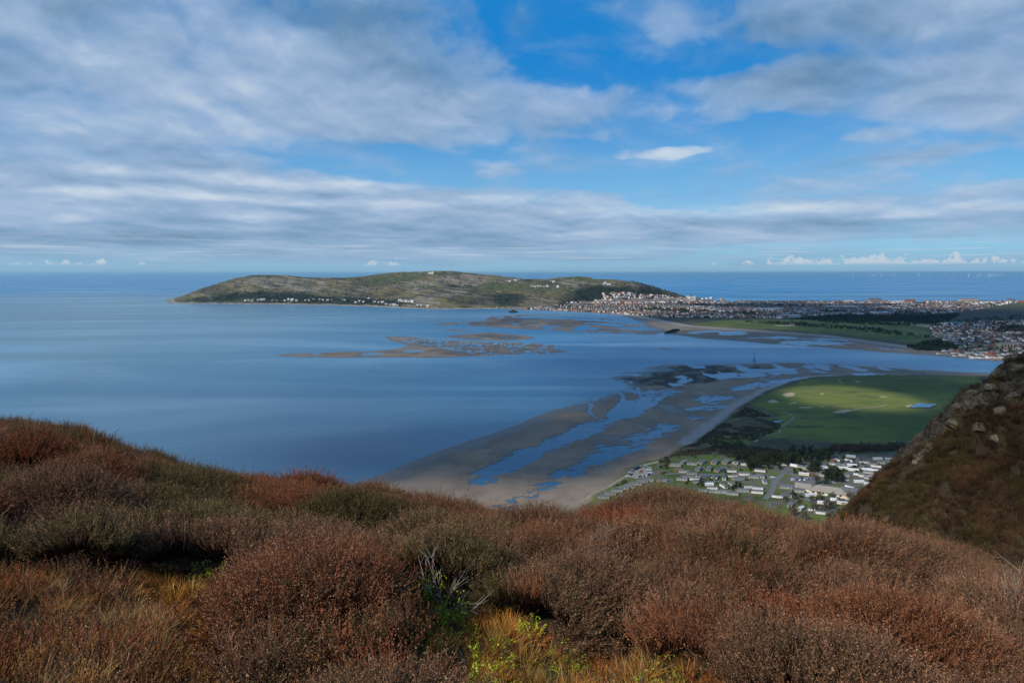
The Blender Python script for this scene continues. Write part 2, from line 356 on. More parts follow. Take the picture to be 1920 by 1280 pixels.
GOLF = z3([(480, 400), (540, 372), (700, 380), (800, 352), (850, 310), (800, 270), (700, 235), (760, 215), (850, 165), (980, 122), (1200, 108), (1720, 108), (1800, 200), (1700, 380), (1530, 408), (1200, 420), (1100, 428), (1060, 408), (900, 392), (760, 400), (680, 440), (520, 432)], 2.3415, 1100, 660)
PARK = z3([(60, 335), (140, 300), (195, 262), (205, 215), (240, 178), (330, 148), (440, 145), (500, 122), (640, 118), (860, 118), (1000, 135), (1080, 130), (1300, 120), (1500, 95), (1820, 95), (2000, 400), (1600, 700), (0, 700)])
BUNK = [z3(P, 2.3415, 1100, 660) for P in [[(860, 185), (890, 176), (918, 180), (900, 192), (880, 197)], [(795, 212), (820, 206), (850, 215), (840, 222), (805, 222)], [(1075, 262), (1110, 255), (1150, 252), (1180, 258), (1140, 268), (1090, 267)],
        [(1020, 182), (1040, 175), (1040, 188)], [(1170, 126), (1200, 128), (1190, 134)], [(930, 238), (1000, 238), (985, 244), (940, 243)], [(1510, 345), (1560, 343), (1590, 352), (1570, 365), (1530, 358)], [(1020, 236), (1050, 236), (1040, 241)], [(1335, 387), (1360, 387), (1350, 392)],
        [(1408, 388), (1440, 388), (1425, 392)], [(880, 222), (915, 216), (925, 222), (890, 230)], [(640, 415), (690, 412), (670, 425), (645, 424)], [(1400, 238), (1425, 228), (1430, 234), (1412, 240)], [(1280, 192), (1330, 194), (1330, 197), (1290, 196)]]]
def band(x, y, line, z=0.0): return -sdf(x, y, wpoly(line, z), closed=False, pad=60)
PEB = z3([(430, 400), (500, 352), (590, 282), (640, 240), (760, 176), (860, 132), (960, 110), (1100, 104)], 2.3415, 1100, 660)
PEB2 = [(1147, 587.5), (1193, 592.5), (1247, 603.5), (1287, 611), (1330, 614.5), (1407, 620), (1547, 630), (1613, 639), (1680, 648.5), (1780, 657.5), (1907, 667), (2100, 682)]
PSEA = [(3700, 560)]
def land(x, y, full=True):
    x = np.asarray(x, float); y = np.asarray(y, float)
    n1 = fbm(x / 60, y / 90, 1); n2 = fbm(x / 14, y / 22, 2, 4); wig = (fbm(x / 30, y / 45, 3) - .5)
    fk = ss(y, 900, 2500)
    h = np.full(x.shape, -2.5)
    sp_ = sdf(x, y, wpoly(SPIT)) + wig * (6 + 26 * fk)
    hs = np.clip(sp_ * 0.012, -2.5, 0.55)
    fl = [(sdf(x, y, wpoly(P)) + (fbm(x / 40, y / 70, 4, 5, .6) - .28) * a) for P, a in ((MIDF, 40), (S1, 9), (S2, 8), (S3, 6), (S4, 5))]
    s_all = np.maximum.reduce(fl)
    hs = np.maximum(hs, np.clip(s_all * 0.03, -2.5, 0.4))
    far = sdf(x, y, wpoly(FAR)) + wig * 26
    hs = np.maximum(hs, np.clip(far * 0.014, -2.5, 0.9))
    # standing water in the troughs, with rippled edges
    rip = np.where(y < 1300, fbm((x * .9 + y * .15) / 12, (y * 0.9 - x * .45) / 5.5, 5, 4, .6), fbm(x / 50, y / 60, 5, 5, .6))
    tr = np.zeros(x.shape)
    for P, w in TROUGHS:
        W = wpoly(P); d = sdf(x, y, W); k = 5 + 10 * np.clip((W[:, 1].mean() - 900) / 2500, 0, 1)
        far_w = k * 1.2
        tr = np.maximum(tr, ss(np.clip(d / far_w, -3, .9) * .6 + (rip - .5) * 6.5 * (1.25 - w) + (w - .48) * 1.2, -.12, .22))
    for P, w in CREEKS:
        tr = np.maximum(tr, ss(w + (rip - .5) * 3 - band(x, y, P), 0, 1.4))
    spk = fbm(x / 26, y / 70, 6, 4)
    wetz = ss(sdf(x, y, wpoly([(850, 636), (1075, 640), (1075, 666), (900, 668), (820, 655), (740, 640), (735, 630)])), 0, 40)
    tr = np.maximum(tr, wetz * ss(fbm(x / 10, y / 26, 6, 3, .6), .56, .60))
    wet2 = ss(sdf(x, y, wpoly([(1140, 706), (1260, 680), (1500, 678), (1760, 694), (1500, 703), (1380, 712), (1230, 735), (1160, 740)])), -5, 50)
    tr = np.maximum(tr, wet2 * ss(fbm(x / 30, y / 80, 7, 4), .60, .66))
    wet3 = ss(fl[0], 0, 60)
    tr = np.maximum(tr, wet3 * ss(fbm(x / 70, y / 160, 2, 5), .62, .68))
    hs = hs * (1 - tr) + tr * -0.6
    dry = sdf(x, y, wpoly(DRY)) + wig * 14; fdry = sdf(x, y, wpoly(FDRY)) + wig * 22
    park = ss(sdf(x, y, wpoly(PARK)), -10, 6)
    golf = sdf(x, y, wpoly(GOLF)) + (n2 - .5) * 22 + (n1 - .5) * 30
    rough_ = (n1 - .5) * 5 + (n2 - .5) * 3
    hd = np.clip(dry * 0.09, 0, 3.2) + np.clip(dry * 0.08, 0, 1) * rough_ * (1 - .75 * ss(golf, 0, 25))
    hd = hd * (1 - park) + 4.0 * park
    hd = np.where(dry > 0, hd, 0); hf = np.where(fdry > 0, np.clip(fdry * .06, 0, 4) + np.clip(fdry * .01, 0, 1) * (n1 - .4) * 4, 0)
    # rising ground under the estate and the hill behind it
    hf = np.where(fdry > 0, hf + 34 * ss(x, 1900, 3000) * ss(y, 1750, 2500) * (1 - ss(y, 3600, 4300)), hf)
    hx = ss(1 - np.hypot((x - 3350) / 900, (y - 3350) / 520), 0, .9) * 135 * (.85 + .3 * n1)
    hf = np.where(fdry > 0, hf + hx, hf)
    h = np.maximum(np.maximum(h, hs), np.where((dry > 0) | (fdry > 0), np.maximum(hd, hf) + np.clip(hs, 0, 1), -9))
    if not full: return h
    isdry = np.maximum(ss(dry, 0, 8), ss(fdry, 0, 14))
    weed = ss(sdf(x, y, wpoly([(1130, 712), (1150, 696), (1230, 680), (1370, 681), (1480, 690), (1420, 702), (1370, 712), (1290, 716), (1240, 722), (1180, 722)])) + (n1 - .5) * 170, 0, 25) * (1 - .55 * ss(n2, .5, .62))
    weed = np.maximum(weed, .55 * ss(s_all, 4, 60) * ss(fbm(x / 110, y / 160, 6), .42, .56))
    weed = np.maximum(weed, .9 * ss(sdf(x, y, wpoly([(1253, 626), (1262, 620), (1274, 618), (1266, 626)])), -6, 4))
    weed = weed * (1 - isdry)
    peb = np.maximum(ss(9 + (n2 - .5) * 10 - band(x, y, PEB), -4, 4), ss(22 - band(x, y, PEB2), -6, 8))
    peb = np.maximum(peb, 0)
    green = np.maximum(ss(golf, -3, 8), 0) * (dry > 0)
    fgreen = ss(sdf(x, y, wpoly([(1280, 612), (1330, 602), (1480, 600), (1640, 600), (1700, 603), (1745, 612), (1760, 640), (1900, 652), (1900, 664), (1780, 654), (1613, 636), (1547, 627), (1407, 617)])) + (n1 - .5) * 80, 0, 40)
    fgreen = np.maximum(fgreen, ss(hx, 2, 12) * .6)
    green = np.maximum(green, fgreen * (fdry > 0))
    green = np.maximum(green, park)
    bunk = np.zeros(x.shape)
    for P in BUNK: bunk = np.maximum(bunk, ss(sdf(x, y, wpoly(P, 4.0), pad=30) + (n2 - .5) * 10, 0, 2.5))
    for P in ([(1448, 609.5), (1500, 609), (1495, 612), (1455, 612.5)], [(1600, 613), (1655, 611.5), (1656, 614), (1610, 615.5)], [(1700, 609), (1744, 608.5), (1748, 614), (1735, 614)]):
        bunk = np.maximum(bunk, .8 * ss(sdf(x, y, wpoly(P, 4.0), pad=60) + (n2 - .5) * 20, 0, 12))
    damp = ss(1.0 - np.abs(h) * 1.6, 0.0, .9) * (1 - isdry)
    damp = np.maximum(damp, (1 - ss(n1 + (h - .25) * .9, .45, .75)) * (1 - isdry))
    hillm = ss(hx, 6, 30)
    return h, np.stack([isdry, damp, green, weed], -1), np.stack([peb, bunk, park, hillm], -1)

def ground_mat():
    def f(t, b):
        g = t.node('ShaderNodeNewGeometry').outputs['Position']; x, y, z = t.xyz(g)
        A = t.attr('mask_a'); B = t.attr('mask_b'); ax, ay, az = t.xyz(A.outputs['Vector']); bx, by, bz = t.xyz(B.outputs['Vector'])
        weed = A.outputs['Alpha']; hillm = B.outputs['Alpha']
        n_s = t.noise(g, 0.05, 6, 0.65); n_m = t.noise(g, 0.018, 7, 0.62); n_l = t.noise(g, 0.0045, 5, 0.6); n_f = t.noise(g, 0.35, 4, 0.7)
        lines = t.noise(t.vec(t.add(t.mul(x, .035), t.mul(y, -.02)), t.add(t.mul(x, .004), t.mul(y, .006)), 0), 1.0, 5, .6)
        sand = t.mix(t.step(n_m, .35, .65), (0.160, 0.122, 0.086), (0.235, 0.180, 0.128))
        sand = t.mix(t.mul(t.step(lines, .45, .7), .35), sand, (0.25, 0.20, 0.16))
        wet = t.mix(t.step(n_s, .35, .65), (0.070, 0.055, 0.042), (0.102, 0.080, 0.060))
        c = t.mix(t.mul(ay, .92), sand, wet)
        mud = t.mix(t.step(n_f, .35, .65), (0.018, 0.020, 0.018), (0.050, 0.046, 0.036))
        c = t.mix(weed, c, mud)
        duneg = t.mix(t.step(n_s, .36, .62), (0.115, 0.105, 0.045), (0.045, 0.050, 0.022))
        scrub = t.mix(t.step(n_m, .4, .6), duneg, t.mix(t.step(n_f, .3, .7), (0.030, 0.024, 0.017), (0.085, 0.065, 0.040)))
        c = t.mix(ax, c, scrub)
        grass = t.mix(t.step(n_l, .38, .62), (0.060, 0.086, 0.013), (0.130, 0.152, 0.022))
        mow = t.noise(t.vec(t.mul(x, .006), t.mul(y, .022), 0), 1.0, 4, .6, .8)
        grass = t.mix(t.mul(t.step(mow, .5, .68), .6), grass, (0.125, 0.140, 0.030))
        grass = t.mix(t.mul(t.step(n_m, .50, .66), .65), grass, (0.075, 0.072, 0.030)); hump = t.noise(t.vec(t.mul(x, .012), t.mul(y, .03), 2.0), 1.0, 6, .68); grass = t.mix(t.mul(t.step(hump, .52, .66), .7), grass, (0.035, 0.042, 0.018)); grass = t.mix(t.mul(t.step(n_f, .5, .75), .25), grass, (0.11, 0.10, 0.05))
        grass = t.mulc(t.mul(bz, .8), grass, (.55, .72, .6)); pad = t.noise(g, .06, 4, .7); pe = t.step(t.add(x, t.mul(t.sub(n_m, .5), 120.0)), 215, 300); grass = t.mix(t.mul(bz, t.step(t.add(pad, t.mul(pe, .13)), .54, .60, 0, .9)), grass, t.mix(n_f, (.055, .050, .040), (.13, .125, .115))); c = t.mix(az, c, grass)
        hillc = t.mix(t.step(n_m, .4, .6), (0.022, 0.040, 0.016), (0.045, 0.050, 0.025)); c = t.mix(hillm, c, hillc)
        c = t.mix(t.mul(bx, .85), c, t.mix(t.step(n_f, .35, .65), (0.19, 0.18, 0.17), (0.33, 0.31, 0.29)))
        c = t.mix(by, c, t.mix(n_f, (0.30, 0.22, 0.13), (0.42, 0.33, 0.22)))
        t.put(b.inputs['Base Color'], c)
        t.put(b.inputs['Roughness'], t.m('SUBTRACT', .95, t.mul(t.mul(ay, t.sub(1.0, ax)), 0.58)))
        t.put(b.inputs['Normal'], t.bump(t.add(n_s, t.mul(n_f, .35)), 0.5, 2.2))
    return mat("low_ground", f, .9, .25)
def lowland():
    tx = np.arange(500, 2260, 2.0); tx = (tx - 960) / FPX
    vv = np.concatenate([np.arange(1400, 1000, -20.0), np.arange(1000, 760, -1.1), np.arange(760, 640, -.8), np.arange(640, 572, -.55), np.arange(572, 563.4, -.4)])
    yy = G(np.full(vv.shape, 960.0), vv)[1]
    X = np.outer(yy, tx); Y = np.repeat(yy[:, None], len(tx), 1)
    h, A, B = land(X, Y)
    hh = h.ravel().copy()
    V = np.stack([X.ravel(), Y.ravel(), hh], 1); r, c = X.shape
    i = (np.arange(r - 1)[:, None] * c + np.arange(c - 1)[None]).ravel()
    F = np.stack([i, i + 1, i + c + 1, i + c], 1)
    fh = V[F][:, :, 2].max(1); ctr = V[F].mean(1); M = ground_mat()
    dry = A.reshape(-1, 4)[F][:, :, 0].mean(1) > .5; park = B.reshape(-1, 4)[F][:, :, 2].mean(1) > .5; grn = A.reshape(-1, 4)[F][:, :, 2].mean(1) > .5
    up = fh > -1.2; farl = ctr[:, 1] > 1650; us = PX(ctr[:, 0], ctr[:, 1], 0)[0]; vs = PX(ctr[:, 0], ctr[:, 1], 0)[1]
    cls = np.where(~up, 0, np.where(dry & park, 1, np.where(dry & ~farl & grn, 2, np.where(dry & ~farl, 3, np.where(dry, 4, np.where((vs < 672) & (us < 1080) & (vs > 612), 5, np.where(farl, 6, 7)))))))
    for k, nm in ((1, "park_ground"), (2, "golf_ground"), (3, "dune_ground"), (4, "town_ground"), (5, "sandbank_ground"), (6, "far_beach_ground"), (7, "beach_ground")):
        f = F[cls == k]
        if not len(f): continue
        u, inv = np.unique(f, return_inverse=True)
        me = npmesh(nm, V[u], inv.reshape(-1, 4), [M], smooth=True, attrs={'mask_a': A.reshape(-1, 4)[u], 'mask_b': B.reshape(-1, 4)[u]})
        o = bpy.data.objects.new(nm, me); link(o); tag(o, kind='structure')
lowland()

# ------------------------------------------------------------------ the limestone headland across the bay
SKY_ = [(300, 572), (318, 568), (345, 555), (380, 541), (420, 528), (450, 519.5), (480, 515.5), (530, 516.5), (560, 519), (600, 521), (640, 521.5), (680, 519), (720, 513.5), (755, 509.5), (790, 510), (820, 508), (850, 508.5), (900, 514), (940, 518), (985, 523),
        (1020, 524), (1045, 521), (1085, 518), (1120, 524), (1150, 525), (1190, 529), (1215, 536), (1240, 543), (1262, 549), (1285, 560), (1300, 566), (1330, 569)]
SHORE = [(300, 569), (360, 569.5), (440, 570), (540, 571), (620, 573), (700, 575), (760, 578), (800, 579.5), (860, 580), (930, 579), (1000, 578), (1060, 575), (1110, 570), (1180, 566), (1240, 564), (1300, 566), (1340, 566)]
sk = np.array(SKY_); sh = np.array(SHORE); SKT = TAN(sk[:, 0], sk[:, 1]); SHT = (TAN(sh[:, 0], sh[:, 1])[0], G(sh[:, 0], sh[:, 1])[1])
def orme(x, y):
    t = x / y; yf = np.interp(t, SHT[0], SHT[1]); yr = 5150 - 350 * ss(t, .05, .25) - 300 * ss(t, -.35, -.5)
    yr = np.maximum(yr, yf + 120)
    hs = np.clip(200 - np.interp(t, SKT[0], SKT[1]) * yr, 0, 230)
    wg = fbm(x / 520, y / 420, 1, 4) - .5; s = (y - yf) / (yr - yf) + wg * .25 * ss((y - yf) / (yr - yf), .05, .5)
    s_ = np.clip(s, 0, 1)
    west = 1 - ss(t, -.18, -.08)          # steep crag in the west, stepped spur further east
    prof_w = .16 * ss(s_, 0, .28) + .10 * ss(s_, .1, .4) + .46 * ss(s_, .34, .62) + .28 * ss(s_, .55, 1)
    prof_e = .05 * ss(s_, 0, .05) + .40 * ss(s_, .03, .30) + .20 * ss(s_, .28, .62) + .35 * ss(s_, .6, 1)
    gul = np.abs(fbm(x / 260, y / 330, 2, 5) - .5) * 2
    p = prof_w * west + prof_e * (1 - west)
    h = hs * p * (1 - .30 * (1 - gul) * ss(s, .1, .35) * (1 - ss(s, .75, .98)))
    h = h + (fbm(x / 90, y / 90, 3, 5) - .5) * 40 * ss(s, .03, .2) * (1 - ss(s, .7, .95)) * ss(hs, 10, 60)
    h = h + (fbm(x / 45, y / 60, 5, 4) - .5) * 7 * ss(hs, 10, 60)
    # the east slope is one wooded hill front above the town
    back = np.clip((y - yr) / 900, 0, 1); h = np.where(y > yr, (hs * (1 - back * back * 1.15) + (fbm(x / 90, y / 90, 3, 5) - .5) * 10 * ss(hs, 10, 60)), h)
    edge = ss(y - yf, -25, 40); h = h * edge + 1.5 * edge - 4 * (1 - edge)
    ends = ss(t, -.517, -.498) ; h = h * ends - 3 * (1 - ends)
    ends = 1 - ss(t, .275, .30); h = h * ends - 3 * (1 - ends)
    # limestone ledges: flat treads and steep risers
    st = 17.0; q = h / st; fr = q - np.floor(q); led = (np.floor(q) + ss(fr, .35, .75)) * st
    k = .65 * ss(fbm(x / 300, y / 300, 7, 4), .40, .56) * ss(h, 18, 50)
    return h * (1 - k) + led * k
def ground_z(x, y):
    a = land(np.atleast_1d(x), np.atleast_1d(y), False); b = orme(np.atleast_1d(np.asarray(x, float)), np.atleast_1d(np.asarray(y, float)))
    b = np.where(np.atleast_1d(y) > 3900, b, -9); return np.maximum(a, b)
def headland():
    xs = np.arange(-2650, 1500, 6.0); ys = np.concatenate([np.arange(3560, 5300, 9.0), np.arange(5300, 6300, 40.0)])
    X, Y = np.meshgrid(xs, ys); Z = orme(X, Y)
    V = np.stack([X.ravel(), Y.ravel(), Z.ravel()], 1); r, c = X.shape
    i = (np.arange(r - 1)[:, None] * c + np.arange(c - 1)[None]).ravel(); F = np.stack([i, i + 1, i + c + 1, i + c], 1)
    F = F[V[F][:, :, 2].max(1) > -1.0]
    u, inv = np.unique(F, return_inverse=True); F = inv.reshape(-1, 4); V = V[u]
    uu, vv = PX(V[:, 0], V[:, 1], V[:, 2])
    n = fbm(V[:, 0] / 160, V[:, 1] / 160, 4, 5); n2 = fbm(V[:, 0] / 50, V[:, 1] / 60, 6, 5)
    jr = np.random.RandomState(2)
    def reg(P, w=6.0, k=14):
        P = np.array(P, float); return sum(in_px(uu + (n - .5) * k * 3 + a, vv + (n2 - .5) * k * .9 + b, P).astype(float) for a, b in ((-8, 0), (8, .6), (0, -1.6), (3, 1.6), (-3, 0), (14, -.8), (-14, .8))) / 7
    def reg_(P, w=6.0, k=14):
        P = np.array(P, float); d = np.full(uu.shape, 1e9); m = in_px(uu + (n - .5) * k * 2, vv + (n2 - .5) * k * .6, P); return m.astype(float)
    wood = np.maximum.reduce([reg([(395, 558), (440, 548), (520, 545), (600, 556), (700, 561), (760, 565), (765, 574), (600, 570), (480, 568), (330, 566), (360, 560)]),
        reg([(900, 556), (935, 549), (975, 551), (985, 566), (950, 574), (915, 570)]), reg([(1085, 545), (1130, 533), (1170, 540), (1200, 536), (1230, 542), (1262, 549), (1285, 562), (1250, 560), (1180, 553), (1130, 560), (1080, 568), (1060, 560)]),
        reg([(870, 560), (905, 562), (915, 574), (870, 572)]), reg([(1060, 565), (1090, 562), (1130, 570), (1080, 576), (1040, 574)]), reg([(1030, 524), (1048, 529), (1040, 535), (1025, 528)])])
    rock = np.maximum.reduce([reg([(450, 522), (520, 518), (600, 525), (625, 540), (590, 548), (520, 542), (470, 540), (440, 530)]), reg([(760, 530), (860, 514), (930, 524), (905, 534), (830, 530), (770, 552)]),
        reg([(770, 560), (830, 548), (870, 538), (880, 545), (840, 556), (800, 574), (770, 574)]), reg([(895, 560), (925, 560), (920, 570), (890, 571)]), reg([(1055, 524), (1110, 526), (1130, 533), (1070, 536), (1040, 530)]), reg([(1175, 545), (1205, 536), (1220, 542), (1185, 552)])])
    grass = np.maximum.reduce([reg([(930, 530), (985, 527), (1020, 536), (1060, 538), (1075, 548), (1000, 546), (930, 545), (880, 540)]), reg([(690, 520), (760, 512), (820, 512), (780, 522), (720, 530)]), reg([(1040, 524), (1085, 520), (1120, 526), (1080, 528)])])
    beach = ((V[:, 2] < 5.5) & (uu < 990)).astype(float)
    A = np.stack([wood, rock, grass, beach], 1)
    def f(t, b):
        g = t.node('ShaderNodeNewGeometry'); P = g.outputs['Position']; x, y, z = t.xyz(P)
        A_ = t.attr('mask_a'); w, ro, gr = t.xyz(A_.outputs['Vector']); be = A_.outputs['Alpha']
        nz = t.xyz(g.outputs['Normal'])[2]
        n1 = t.noise(P, .008, 7, .62); n2 = t.noise(P, .03, 6, .65); n3 = t.noise(P, .09, 4, .7)
        strata = t.noise(t.vec(t.mul(x, .0045), t.mul(y, .0045), t.add(t.mul(z, .10), t.add(t.mul(x, .014), t.mul(y, .006)))), 1.0, 6, .62, .3)
        heath = t.mix(t.step(n1, .40, .60), (0.155, 0.122, 0.070), (0.150, 0.140, 0.058))
        heath = t.mix(t.step(n2, .45, .65), heath, (0.055, 0.046, 0.028))
        heath = t.mulc(1.0, heath, t.mix(t.step(t.noise(P, .0035, 4, .6), .40, .58), (.55, .60, .60), (1.15, 1.1, 1.0)))
        c = t.mix(t.mul(gr, .75), heath, t.mix(n2, (0.060, 0.082, 0.026), (0.10, 0.112, 0.04)))
        rockc = t.mix(n3, (0.17, 0.14, 0.115), (0.42, 0.36, 0.295))
        rk = t.step(t.add(t.add(strata, t.mul(ro, .12)), t.mul(t.sub(n2, .5), .3)), .545, .62)
        rk = t.m('MULTIPLY', rk, t.sub(1.0, t.mul(gr, .7)))
        steep = t.sub(1.0, t.step(nz, .60, .80)); rk = t.m('MAXIMUM', rk, t.mul(t.mul(steep, t.step(n2, .4, .6)), .9))
        c = t.mix(t.mul(rk, .62), c, rockc)
        woodc = t.mix(t.step(n3, .4, .65), (0.016, 0.022, 0.012), (0.040, 0.045, 0.022))
        c = t.mix(t.mul(w, .92), c, woodc)
        c = t.mix(be, c, (0.26, 0.235, 0.20))
        t.put(b.inputs['Base Color'], c)
        t.put(b.inputs['Normal'], t.bump(t.add(t.add(strata, t.mul(n2, .9)), t.mul(n1, 1.5)), 1.0, 30.0))
    me = npmesh("headland_hill", V, F, [mat("headland", f, .95, .15)], smooth=True, attrs={'mask_a': A})
    o = bpy.data.objects.new("headland_hill", me); link(o); tag(o, kind='structure')
headland()

import bmesh
# ------------------------------------------------------------------ unseen clouds above the frame, added and shaped to shade chosen parts of the land
def shade_clouds():
    hz = 2150.0; off = (SUN.x / SUN.z * hz, SUN.y / SUN.z * hz)
    # ground places in the photograph that lie in cloud shadow: centre and radii in metres, strength
    S = []
    def sh(u, v, rx, ry, a): x, y = G1(u, v, 0); S.append((x, y, rx, ry, a))
    for q in [(1700, 740, 300, 420, .9), (1500, 820, 260, 140, .95), (1450, 760, 160, 200, .4), (1340, 760, 170, 260, .55), (1200, 700, 320, 420, .5), (1500, 640, 900, 420, .75), (1250, 600, 420, 260, .35), (1700, 595, 900, 520, 1.0),
              (1450, 575, 700, 450, .7), (1850, 620, 520, 260, .35), (950, 600, 500, 350, .35), (420, 556, 260, 120, .3), (1170, 550, 120, 200, .3), (650, 720, 500, 500, .25), (700, 850, 200, 160, .35), (1220, 760, 120, 120, .3), (930, 850, 170, 90, .75), (1010, 890, 70, 60, .5)]: sh(*q)
    L = []
    for q in [(1572, 754, 84, 88, -3.6), (1480, 905, 160, 55, -.5), (1180, 580, 330, 140, -.6), (840, 640, 420, 200, -.6), (1180, 840, 60, 90, -.45), (800, 545, 400, 260, -.3), (1400, 745, 60, 90, -.1)]: 
        x, y = G1(q[0], q[1], 0); L.append((x, y, q[2], q[3], q[4]))
    S.append((268, 262, 74, 70, 1.5))  # cloud patch added to darken the rocky flank
    xs = np.linspace(-6500, 5500, 120); ys = np.linspace(-3200, 4600, 90); X, Y = np.meshgrid(xs, ys); r, c = X.shape
    lump = fbm(X / 500, Y / 500, 2, 4)
    def f(t, b):
        g = t.node('ShaderNodeNewGeometry').outputs['Position']; x, y, z = t.xyz(g); x = t.sub(x, off[0]); y = t.sub(y, off[1])
        s = 0.0
        nn = t.noise(g, .0022, 6, .6)
        for (cx, cy, rx, ry, a) in S + L:
            dx = t.div(t.sub(x, cx), rx); dy = t.div(t.sub(y, cy), ry)
            s = t.add(s, t.mul(t.m('POWER', 2.718, t.mul(t.add(t.mul(dx, dx), t.mul(dy, dy)), -1.0)), a))
        s = t.add(s, t.mul(t.sub(nn, .5), .7))
        a = t.step(s, .05, .75, 0.0, .90)
        tr = t.node('ShaderNodeBsdfTransparent'); di = t.node('ShaderNodeBsdfTranslucent'); d2 = t.node('ShaderNodeBsdfDiffuse')
        di.inputs[0].default_value = (.9, .9, .9, 1); d2.inputs[0].default_value = (.85, .87, .9, 1)
        m1 = t.node('ShaderNodeMixShader'); m1.inputs[0].default_value = .5; t.l.new(di.outputs[0], m1.inputs[1]); t.l.new(d2.outputs[0], m1.inputs[2])
        m2 = t.node('ShaderNodeMixShader'); t.put(m2.inputs[0], a); t.l.new(tr.outputs[0], m2.inputs[1]); t.l.new(m1.outputs[0], m2.inputs[2])
        t.l.new(m2.outputs[0], t.n['Material Output'].inputs[0])
    i = (np.arange(r - 1)[:, None] * c + np.arange(c - 1)[None]).ravel(); F = np.stack([i, i + 1, i + c + 1, i + c], 1)
    V = np.stack([X.ravel(), Y.ravel(), (hz + lump * 60).ravel()], 1)
    me = npmesh("shade_clouds", V, F, [mat("shade_cloud", f)], smooth=True)
    o = bpy.data.objects.new("shade_clouds", me); link(o); tag(o, kind='stuff')
shade_clouds()

# ------------------------------------------------------------------ the hill the viewer stands on
SIL = [(-500, 727.0), (0, 832.0), (70, 833.9), (120, 845.3), (180, 862.0), (250, 883.9), (330, 911.1), (400, 931.0), (450, 943.0), (520, 952.8), (600, 961.0), (680, 975.8), (760, 985.6), (850, 998.4), (930, 1014.1), (980, 1021.0), (1050, 1017.6), (1130, 1027.3), (1200, 1020.2), (1270, 1020.0), (1340, 1024.8), (1420, 1037.8), (1500, 1055.8), (1560, 1060.0), (1600, 1056.2), (1650, 1068.9), (1750, 1085.4), (1850, 1118.4), (1920, 1141.0), (2400, 1199.0)]
_s = np.array(SIL, float); ST = TAN(_s[:, 0], _s[:, 1])
YS = ([-.9, -.7, -.4, -.1, .3, .6, .9], [17, 16, 13, 10, 9, 9, 9])
D0 = 1.62
def hill_z(x, y):               # bare soil of the near hill top
    ye = np.maximum(y, .8); t = np.clip(x / ye, -1.0, 1.0)
    s = np.interp(t, ST[0], ST[1]); ys = np.interp(t, *YS); c = D0 / ys ** 2; b = s - 2 * D0 / ys
    ym = np.maximum((.72 - b) / (2 * c), ys * 1.35); q = np.minimum(ye, ym)
    D = D0 + b * q + c * q * q + np.maximum(ye - ym, 0) * .74
    D = np.where(y < .8, D0 + (y - .8) * .1, D)
    return H - D + (fbm(x / 3.1, y / 3.1, 3, 3) - .5) * .35 * ss(np.hypot(x, y), 2, 6)
def soil_mat():
    def f(t, b):
        g = t.node('ShaderNodeNewGeometry').outputs['Position']
        n = t.noise(g, 2.0, 6, .7); c = t.mix(n, (.020, .013, .008), (.055, .036, .020)); n2 = t.noise(g, .35, 4, .6)
        c = t.mix(t.step(n2, .5, .65), c, (.045, .045, .018))
        t.put(b.inputs['Base Color'], c); t.put(b.inputs['Normal'], t.bump(n, .8, .08))
    return mat("soil", f, .95, .1)
SOIL = soil_mat()
def hill():
    yy = np.concatenate([np.linspace(-12, 0, 16), np.linspace(.25, 30, 160), np.linspace(31, 80, 50), np.linspace(84, 330, 60)]); tt = np.linspace(-1.25, 1.25, 200)
    T, Y = np.meshgrid(tt, yy); X = T * (np.maximum(Y, 0) + 9)
    Z = np.maximum(hill_z(X, Y), -3); V = np.stack([X.ravel(), Y.ravel(), Z.ravel()], 1); r, c = X.shape
    i = (np.arange(r - 1)[:, None] * c + np.arange(c - 1)[None]).ravel(); F = np.stack([i, i + 1, i + c + 1, i + c], 1)
    o = bpy.data.objects.new("hill_ground", npmesh("hill_ground", V, F, [SOIL], smooth=True)); link(o); tag(o, kind='structure')
hill()

# the rocky flank that closes the view on the right
RP = [(1440, 1080), (1560, 1000), (1620, 950), (1650, 917), (1680, 886), (1700, 862), (1720, 850), (1742, 836), (1765, 818), (1778, 798), (1786, 770), (1800, 752), (1815, 734), (1835, 716), (1858, 708), (1880, 690), (1905, 668), (1930, 655), (2000, 600), (2200, 450), (2600, 250)]
RY = 88.0
_p = np.array(RP, float); _t = TAN(_p[:, 0], _p[:, 1]); RXD = (_t[0] * RY, _t[1] * RY)
def flank_z(x, y, detail=True):
    xs = x + (y - RY) * .30
    D = np.interp(xs, *RXD)
    D = D - np.where(y < RY, (RY - y) * -.02, 0)
    D = D + np.where(y > RY, (y - RY) ** 1.25 * .55, 0)
    z = H - D
    if detail:
        n = fbm(x / 7, y / 7, 1, 5); z = z + (n - .5) * 2.6 * ss(RY + 4 - y, 0, 10) + (fbm(x / 1.8, y / 1.8, 4, 4) - .5) * .9
        # crags: broken steps where the slope meets the skyline
        cr = crag(x, y); wz = (fbm(x / 4.2, y / 4.2, 5, 3) - .5) * 9; q = (z + wz) / 3.1; fr = q - np.floor(q); z = z - cr * 1.5 + cr * (ss(fr, .2, .6) - fr) * 1.7 + cr * (fbm(x / 1.5, y / 1.7, 6, 4) - .45) * 1.8 + cr * (np.abs(fbm(x / 6, y / 6, 7, 3) - .5) * 5 - .5)
    return z
def crag(x, y):
    d = np.interp(x + (y - RY) * .30, *RXD); u, v = PX(x, y, H - d)
    lo = np.interp(u, [1600, 1700, 1760, 1800, 1850, 1920, 2300], [830, 800, 810, 800, 790, 800, 700])
    return ss(fbm(x / 7, y / 7, 2, 4) + (lo - v) / 230, .42, .62)
